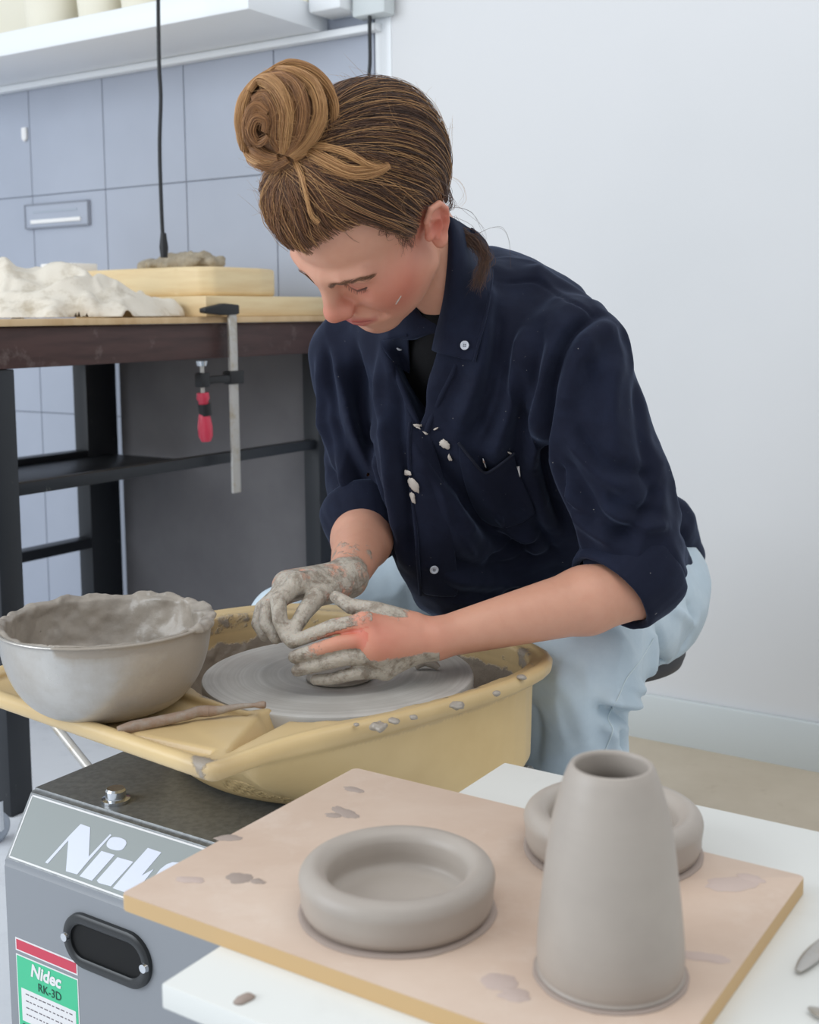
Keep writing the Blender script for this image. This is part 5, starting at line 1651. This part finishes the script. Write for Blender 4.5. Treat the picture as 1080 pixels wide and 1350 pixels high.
v_, cq = skin(Shape().add(caps, .0001), hw((0, 0, .05)) - .17, hw((0, 0, .05)) + .17, .0022, project=0)
hair = link_mesh('hair', to_mesh('hair', v_, cq), m_hbase, person)
def slerp_path(u0, u1, t):
    om = np.arccos(np.clip((u0 * u1).sum(-1), -1, 1))[:, None, None]
    s = np.sin(om) + 1e-6; t = t[None, :, None]
    return np.sin((1 - t) * om) / s * u0[:, None] + np.sin(t * om) / s * u1[:, None]
def to_surface(dirs, off):
    """push rays from C0 outwards until the cap surface + off (off has the shape of dirs without the last axis)"""
    sh_ = dirs.shape[:-1]; D = dirs.reshape(-1, 3); O = off.reshape(-1)
    r_ = np.full(len(D), .09, np.float32)
    for _ in range(9):
        d = cap((C0 + D * r_[:, None]).astype(np.float32)) - O
        r_ = r_ - d * .95
    return (C0 + D * r_[:, None]).reshape(*sh_, 3)
snap_cap = lambda px, py: snap(lambda p: cap(hl(p)), px, py, .9, 1.8)
TIE = hl(snap_cap(386, 214)[None])[0]
uT = (TIE - C0) / np.linalg.norm(TIE - C0)
# root positions : all over the hair region, denser near the hairline
cand = hrng.normal(size=(80000, 3)); cand /= np.linalg.norm(cand, axis=1)[:, None]
rp = to_surface(cand.astype(np.float32)[:, None], np.zeros((80000, 1), np.float32))[:, 0]
hz_ = hairline(rp); above = rp[:, 2] - hz_
ok = ~((rp[:, 0] > .015) & (rp[:, 2] < .080) & (rp[:, 1] > -.045)) & (above > -.001) & (hrng.random(80000) < np.where(above < .010, 1.0, .22)) & (np.arccos(np.clip(cand @ uT, -1, 1)) > .30)
rp = rp[ok]; cand = cand[ok].astype(np.float32)
hrng.shuffle(idx_ := np.arange(len(rp))); rp, cand = rp[idx_][:12500], cand[idx_][:12500]
NCL = 420
cen_i = hrng.choice(len(rp), NCL, replace=False)
dd = ((rp[:, None] - rp[cen_i][None]) ** 2).sum(-1); own = dd.argmin(1); dcl = np.sqrt(dd.min(1))
t = np.linspace(0, 1, 18)
cl_lift = hrng.uniform(0, 1, NCL); cl_ph = hrng.uniform(0, 6.28, (NCL, 3)); cl_side = hrng.normal(size=(NCL, 3))
spread = np.minimum(dcl / .009, 1)
tj = uT[None] + hrng.normal(size=(len(rp), 3)) * .05 + cl_side[own] * .03; tj /= np.linalg.norm(tj, axis=1)[:, None]
pull = .55 * t ** 1.0                                  # strands gather into their lock on the way to the tie
start = cand; cdir = cand[cen_i][own]
path = slerp_path(start, tj, t); pathc = slerp_path(cdir, tj, t)
dirs = path * (1 - pull[None, :, None]) + pathc * pull[None, :, None]
wv_ = .048 * np.sin(t[None] * 5.0 * 1.0 + cl_ph[own][:, :1]) * np.sin(t * PI)[None]
side = np.cross(dirs, uT[None, None]); side /= np.linalg.norm(side, axis=-1)[..., None] + 1e-6
dirs = dirs + side * (wv_ + hrng.normal(size=(len(rp), 1)) * .020 * np.sin(t * PI)[None])[..., None]
dirs /= np.linalg.norm(dirs, axis=-1)[..., None]
lift = (.0008 + (.0085 * cl_lift[own] * (1 - spread ** 2))[:, None] * np.sin(np.clip(t * 1.05, 0, 1) * PI)[None] ** .7 + hrng.uniform(0, .0022, (len(rp), 1)) + (.004 * (t ** 3))[None])
lift = lift * np.clip(t * 7 + .0, 0, 1)[None]
S_ = to_surface(dirs.astype(np.float32), lift.astype(np.float32))
hz2 = hairline(S_.reshape(-1, 3)).reshape(S_.shape[:2])
good = ~((S_[..., 2] < hz2 - .003) & (S_[..., 1] > -.005)).any(1)
rp, S_, dirs, lift = rp[good], S_[good], dirs[good], lift[good]
S_w = hw(S_)
backness = rp[:, 1] < .015
strands('hair_strands', S_w[~backness], .00021, m_hroot, hair, .8)
strands('hair_strands', S_w[backness], .00021, m_hback, hair, .8)
# golden outer locks
sel = hrng.choice(len(rp), 900, replace=False)
dj = dirs[sel] + hrng.normal(size=(len(sel), 1, 3)) * .02; dj /= np.linalg.norm(dj, axis=-1)[..., None]
strands('golden_strands', hw(to_surface(dj.astype(np.float32), (lift[sel] + .0022).astype(np.float32))), .0002, m_hgold, hair, .7)
# short fluffy strays standing off the crown
sel = hrng.choice(len(rp), 420, replace=False)
a0 = S_[sel, 4]; d0 = S_[sel, 5] - S_[sel, 3]; d0 /= np.linalg.norm(d0, axis=1)[:, None]
nn = (a0 - C0); nn /= np.linalg.norm(nn, axis=1)[:, None]
tt = np.linspace(0, 1, 8)[None, :, None]; L_ = hrng.uniform(.015, .045, (len(sel), 1, 1))
fl_ = a0[:, None] + d0[:, None] * tt * L_ + nn[:, None] * (tt ** .8) * L_ * hrng.uniform(.05, .42, (len(sel), 1, 1)) + hrng.normal(size=(len(sel), 1, 3)) * tt ** 2 * .008
strands('stray_hairs', hw(fl_), .00011, m_hgold, hair, .4)

# bun
TIEW = hw(TIE)
dB = float(TIEW[1])
BC_ = np.array(P(379, 151, dB - .006)); BR_ = 57 / 1600 * (dB)
bsh = Shape().add(ellip(BC_, (BR_ * .90, BR_ * .85, BR_ * .92)), .01).add(ball(P(346, 152, dB - .018), BR_ * .50), .012).add(cone(TIEW, BC_, .016, .030), .015).add(ball(P(354, 204, dB + .006), .017), .012)
_b = Shape().add(lambda p: bsh(p) + vnoise(p, 55, 4, 2).astype(np.float32) * .0022, .0001)
v_, cq = skin(_b, BC_ - .09, BC_ + .09, .0022, project=0)
bun = link_mesh('hair_bun', to_mesh('hair_bun', v_, cq), m_hbun, person)
def lock(pix, n, w, h_, lift=.003, twist=1.5, S=bsh, seed=0, rad=.00027, pts_w=None, endtaper=.5):
    r0 = np.random.default_rng(seed)
    if pts_w is None:
        L = np.array([snap(S, x, y, .9, 2.2) for x, y in cat_rom(pix, 6)])
    else: L = np.array(cat_rom(pts_w, 6))
    N = len(L)
    for _ in range(2): L[1:-1] = (L[:-2] + L[1:-1] * 2 + L[2:]) / 4
    T_ = np.gradient(L, axis=0); T_ /= np.linalg.norm(T_, axis=1)[:, None] + 1e-9
    e = .002; Nn = np.stack([S((L + np.eye(3)[i] * e).astype(np.float32)) - S((L - np.eye(3)[i] * e).astype(np.float32)) for i in range(3)], -1)
    Nn /= np.linalg.norm(Nn, axis=1)[:, None] + 1e-9
    Bn = np.cross(T_, Nn); Bn /= np.linalg.norm(Bn, axis=1)[:, None] + 1e-9
    s = np.linspace(0, 1, N); env = np.interp(s, [0, .25, .7, 1], [.35, 1, 1, endtaper])
    a = r0.uniform(0, 2 * PI, n); q = np.sqrt(r0.uniform(0, 1, n))
    ang = a[:, None] + twist * s[None] * .35
    x = q[:, None] * np.cos(ang) * w * env[None]; y = q[:, None] * np.sin(ang) * h_ * env[None]
    wob = (r0.normal(size=(n, 1)) * .0012) * np.sin(s * 7 + r0.uniform(0, 6, (n, 1)))
    return L[None] + Bn[None] * (x + wob)[..., None] + Nn[None] * (y + lift)[..., None]
bl = []
LK = [([(386, 206), (412, 196), (436, 168), (437, 132), (418, 104), (388, 90)], 420, .0085, .005, .002),
      ([(383, 203), (404, 182), (418, 152), (412, 120), (392, 102), (368, 96)], 420, .0080, .006, .004),
      ([(378, 202), (392, 178), (398, 148), (390, 118), (370, 104), (348, 106)], 380, .0065, .005, .003),
      ([(374, 200), (376, 176), (378, 146), (366, 118), (346, 108), (330, 124)], 400, .0075, .005, .003),
      ([(372, 200), (362, 180), (362, 150), (350, 128), (334, 134)], 340, .0070, .005, .001),
      ([(366, 206), (344, 212), (326, 196), (319, 168), (322, 136), (338, 110), (362, 94)], 460, .0080, .005, .002),
      ([(368, 204), (346, 200), (332, 182), (330, 160), (340, 142), (354, 150)], 360, .0060, .005, .004),
      ([(356, 176), (344, 182), (334, 168), (340, 154), (352, 158), (350, 170)], 260, .0050, .004, .006),
      ([(352, 100), (380, 88), (410, 96), (432, 120), (438, 150)], 360, .0070, .005, .003),
      ([(398, 206), (424, 204), (444, 192), (452, 176)], 200, .0060, .004, .001),
      ([(332, 200), (346, 214), (362, 216), (380, 208)], 300, .0075, .004, .002)]
m_hb2 = hair_mat('amber_brown_hair', (112, 74, 44), (176, 126, 78))
for i, (pix, n, w, h_, lf_) in enumerate(LK):
    S1 = lock(pix, n, w, h_, lf_, seed=i)
    strands('bun_lock', S1, .00024, m_hgold if i in (0, 1, 3, 5, 8) else m_hb2, bun, .8)
# messy loops and frizz round the bun
r0 = np.random.default_rng(5); fr = []
for i in range(260):
    u_ = r0.normal(size=3); u_ /= np.linalg.norm(u_); v1 = np.cross(u_, r0.normal(size=3)); v1 /= np.linalg.norm(v1)
    a = np.linspace(0, r0.uniform(.5, 1.3), 10)
    R1 = BR_ * (1 + r0.uniform(.0, .10) * np.sin(a / a[-1] * PI * .8))
    fr.append(BC_ + (u_[None] * np.cos(a)[:, None] + v1[None] * np.sin(a)[:, None]) * R1[:, None])
strands('frizz', fr, .00010, m_hgold, bun, .5)
# loose tufts below the tie, lying over the cap
capw = lambda p: cap(hl(p))
S1 = lock([(382, 204), (410, 206), (436, 220), (462, 231), (490, 228), (508, 220)], 300, .0062, .0035, .010, S=capw, seed=31, endtaper=.25)
strands('loose_lock', S1, .00026, m_hgold, hair, .5)
S1 = lock([(390, 206), (420, 200), (452, 206), (480, 220), (496, 224)], 160, .0035, .003, .011, S=capw, seed=32, endtaper=.2)
strands('loose_lock', S1, .00026, m_hgold, hair, .5)
S1 = lock([(392, 208), (402, 232), (408, 256), (414, 280), (424, 290)], 60, .0016, .0012, .011, S=capw, seed=33, endtaper=.5)
strands('loose_lock', S1, .00026, m_hgold, hair, .5)
# looped hair rising behind the bun
S1 = lock([(440, 150), (452, 128), (478, 118), (505, 126), (530, 146)], 260, .0065, .005, .004, S=capw, seed=34, endtaper=.6)
strands('loose_lock', S1, .00026, m_hback, hair, .7)
S1 = lock([(448, 172), (490, 150), (540, 168), (575, 215), (584, 262)], 260, .010, .004, .004, S=capw, seed=35, endtaper=.5)
strands('loose_lock', S1, .00026, m_hback, hair, .7)
# wisps : temple curls, hair before and behind the ear, tail at the nape
def wisps(name, base, n, jit, seed, rad, mat, depth=None, S=None):
    r0 = np.random.default_rng(seed); out = []
    for k in range(n):
        pts = []
        for (x, y, *d_) in base:
            x += r0.normal() * jit; y += r0.normal() * jit
            if d_: pts.append(np.array(P(x, y, d_[0] + r0.normal() * .002)))
            else:
                p = snap(S, x, y, .9, 2.2); pts.append(p + (np.array((0, 0, CAM_Z)) - p) / np.linalg.norm(np.array((0, 0, CAM_Z)) - p) * .0012)
        out.append(cat_rom(pts, 5))
    return strands(name, out, rad, mat, hair, .3)
headw = lambda p: H(hl(p))
wisps('temple_wisps', [(444, 262), (450, 288), (456, 306), (466, 316), (474, 320)], 3, .8, 1, .00010, m_hback, S=headw)
if False: wisps('temple_wisps', [(470, 268), (478, 290), (482, 306), (476, 314)], 5, 1.5, 2, .00010, m_hroot, S=headw)
wisps('temple_wisps', [(500, 262), (506, 286), (510, 306), (514, 308)], 18, 4.0, 3, .00016, m_hback, S=headw)
wisps('sideburn', [(536, 262), (536, 290), (534, 310), (538, 326)], 34, 6.0, 4, .00018, m_hback, S=headw)
wisps('sideburn', [(520, 262), (522, 286), (528, 304), (540, 316)], 28, 6.0, 5, .00018, m_hback, S=headw)
wisps('behind_ear_hair', [(584, 236, 1.40), (592, 256, 1.41), (594, 270, 1.41), (584, 284, 1.41)], 30, 3.0, 6, .00018, m_hback)
wisps('nape_tail', [(588, 292, 1.425), (606, 308, 1.42), (628, 322, 1.415), (641, 340, 1.41), (634, 362, 1.405), (628, 378, 1.40)], 150, 5.5, 7, .00017, m_hback)
wisps('flyaway', [(586, 278, 1.42), (600, 274, 1.42), (620, 282, 1.42), (636, 300, 1.42), (641, 318, 1.42)], 3, 1.6, 8, .00014, m_hback)
wisps('flyaway', [(628, 310, 1.42), (646, 299, 1.42), (662, 302, 1.42), (672, 320, 1.42), (674, 352, 1.42)], 2, 1.4, 9, .00014, m_hback)
wisps('flyaway', [(585, 232, 1.41), (606, 240, 1.41), (612, 262, 1.41), (596, 280, 1.41)], 4, 3.0, 10, .00009, m_hgold)
# brows and lashes
def brow(s, tmax=1.0):
    r0 = np.random.default_rng(12); out = []
    A = cat_rom([(s * .0090, .1005, .0235), (s * .0200, .1010, .0275), (s * .0330, .0965, .0315), (s * .0460, .0865, .0320), (s * .0540, .0775, .0270)], 8)
    for i in range(210):
        t = r0.uniform(0, tmax); k = t * (len(A) - 1); i0 = min(int(k), len(A) - 2); p = A[i0] + (A[i0 + 1] - A[i0]) * (k - i0)
        tg_ = A[i0 + 1] - A[i0]; tg_ = tg_ / np.linalg.norm(tg_)
        p = p + np.array((0, 0, 1)) * r0.normal() * .0020 * (1 - t * .5)
        q = []
        for u_ in np.linspace(0, 1, 5):
            x = p + tg_ * u_ * .0085 + np.array((0, 0, .35)) * u_ * (1 - t) * .0085
            for _ in range(4):
                e = .001; d = H(x[None])[0]; n_ = np.array([(H((x + np.eye(3)[j] * e)[None]) - H((x - np.eye(3)[j] * e)[None]))[0] for j in range(3)]); n_ /= np.linalg.norm(n_) + 1e-9
                x = x - n_ * (d - .0006 - .0006 * u_)
            q.append(x)
        out.append(hw(np.array(q)))
    return out
strands('eyebrow', brow(-1), .00016, m_hroot, person, .4)
strands('eyebrow', brow(1, .30), .00016, m_hroot, person, .4)
def lashes(s):
    r0 = np.random.default_rng(3); out = []
    A = cat_rom([(s * .0150, .0895, .0095), (s * .0220, .0915, .0050), (s * .0315, .0918, .0033), (s * .0410, .0865, .0057), (s * .0475, .0790, .0105)], 8)
    for i in range(44):
        k = r0.uniform(0, len(A) - 1.001); i0 = int(k); p = A[i0] + (A[i0 + 1] - A[i0]) * (k - i0)
        L1 = r0.uniform(.003, .0045); u_ = np.linspace(0, 1, 5)[:, None]
        out.append(hw(p - np.array((0, .0012, 0)) + u_ * L1 * np.array((s * .25, .55, -.65)) + u_ ** 2 * L1 * np.array((0, .25, .2))))
    return out
strands('eyelashes', lashes(-1), .00014, m_hback, person, .3)
strands('eyelashes', lashes(1), .00014, m_hback, person, .3)
# clay streak on her cheek
cs = [Vector(snap(headw, x, y, .9, 2.0)) for x, y in ((522, 401), (525, 396), (529, 390))]
cs = [p + (Vector((0, 0, CAM_Z)) - p).normalized() * .0006 for p in cs]
tube('clay_streak', cs, [.0006, .0010, .0006], m_splash, person, n=8)
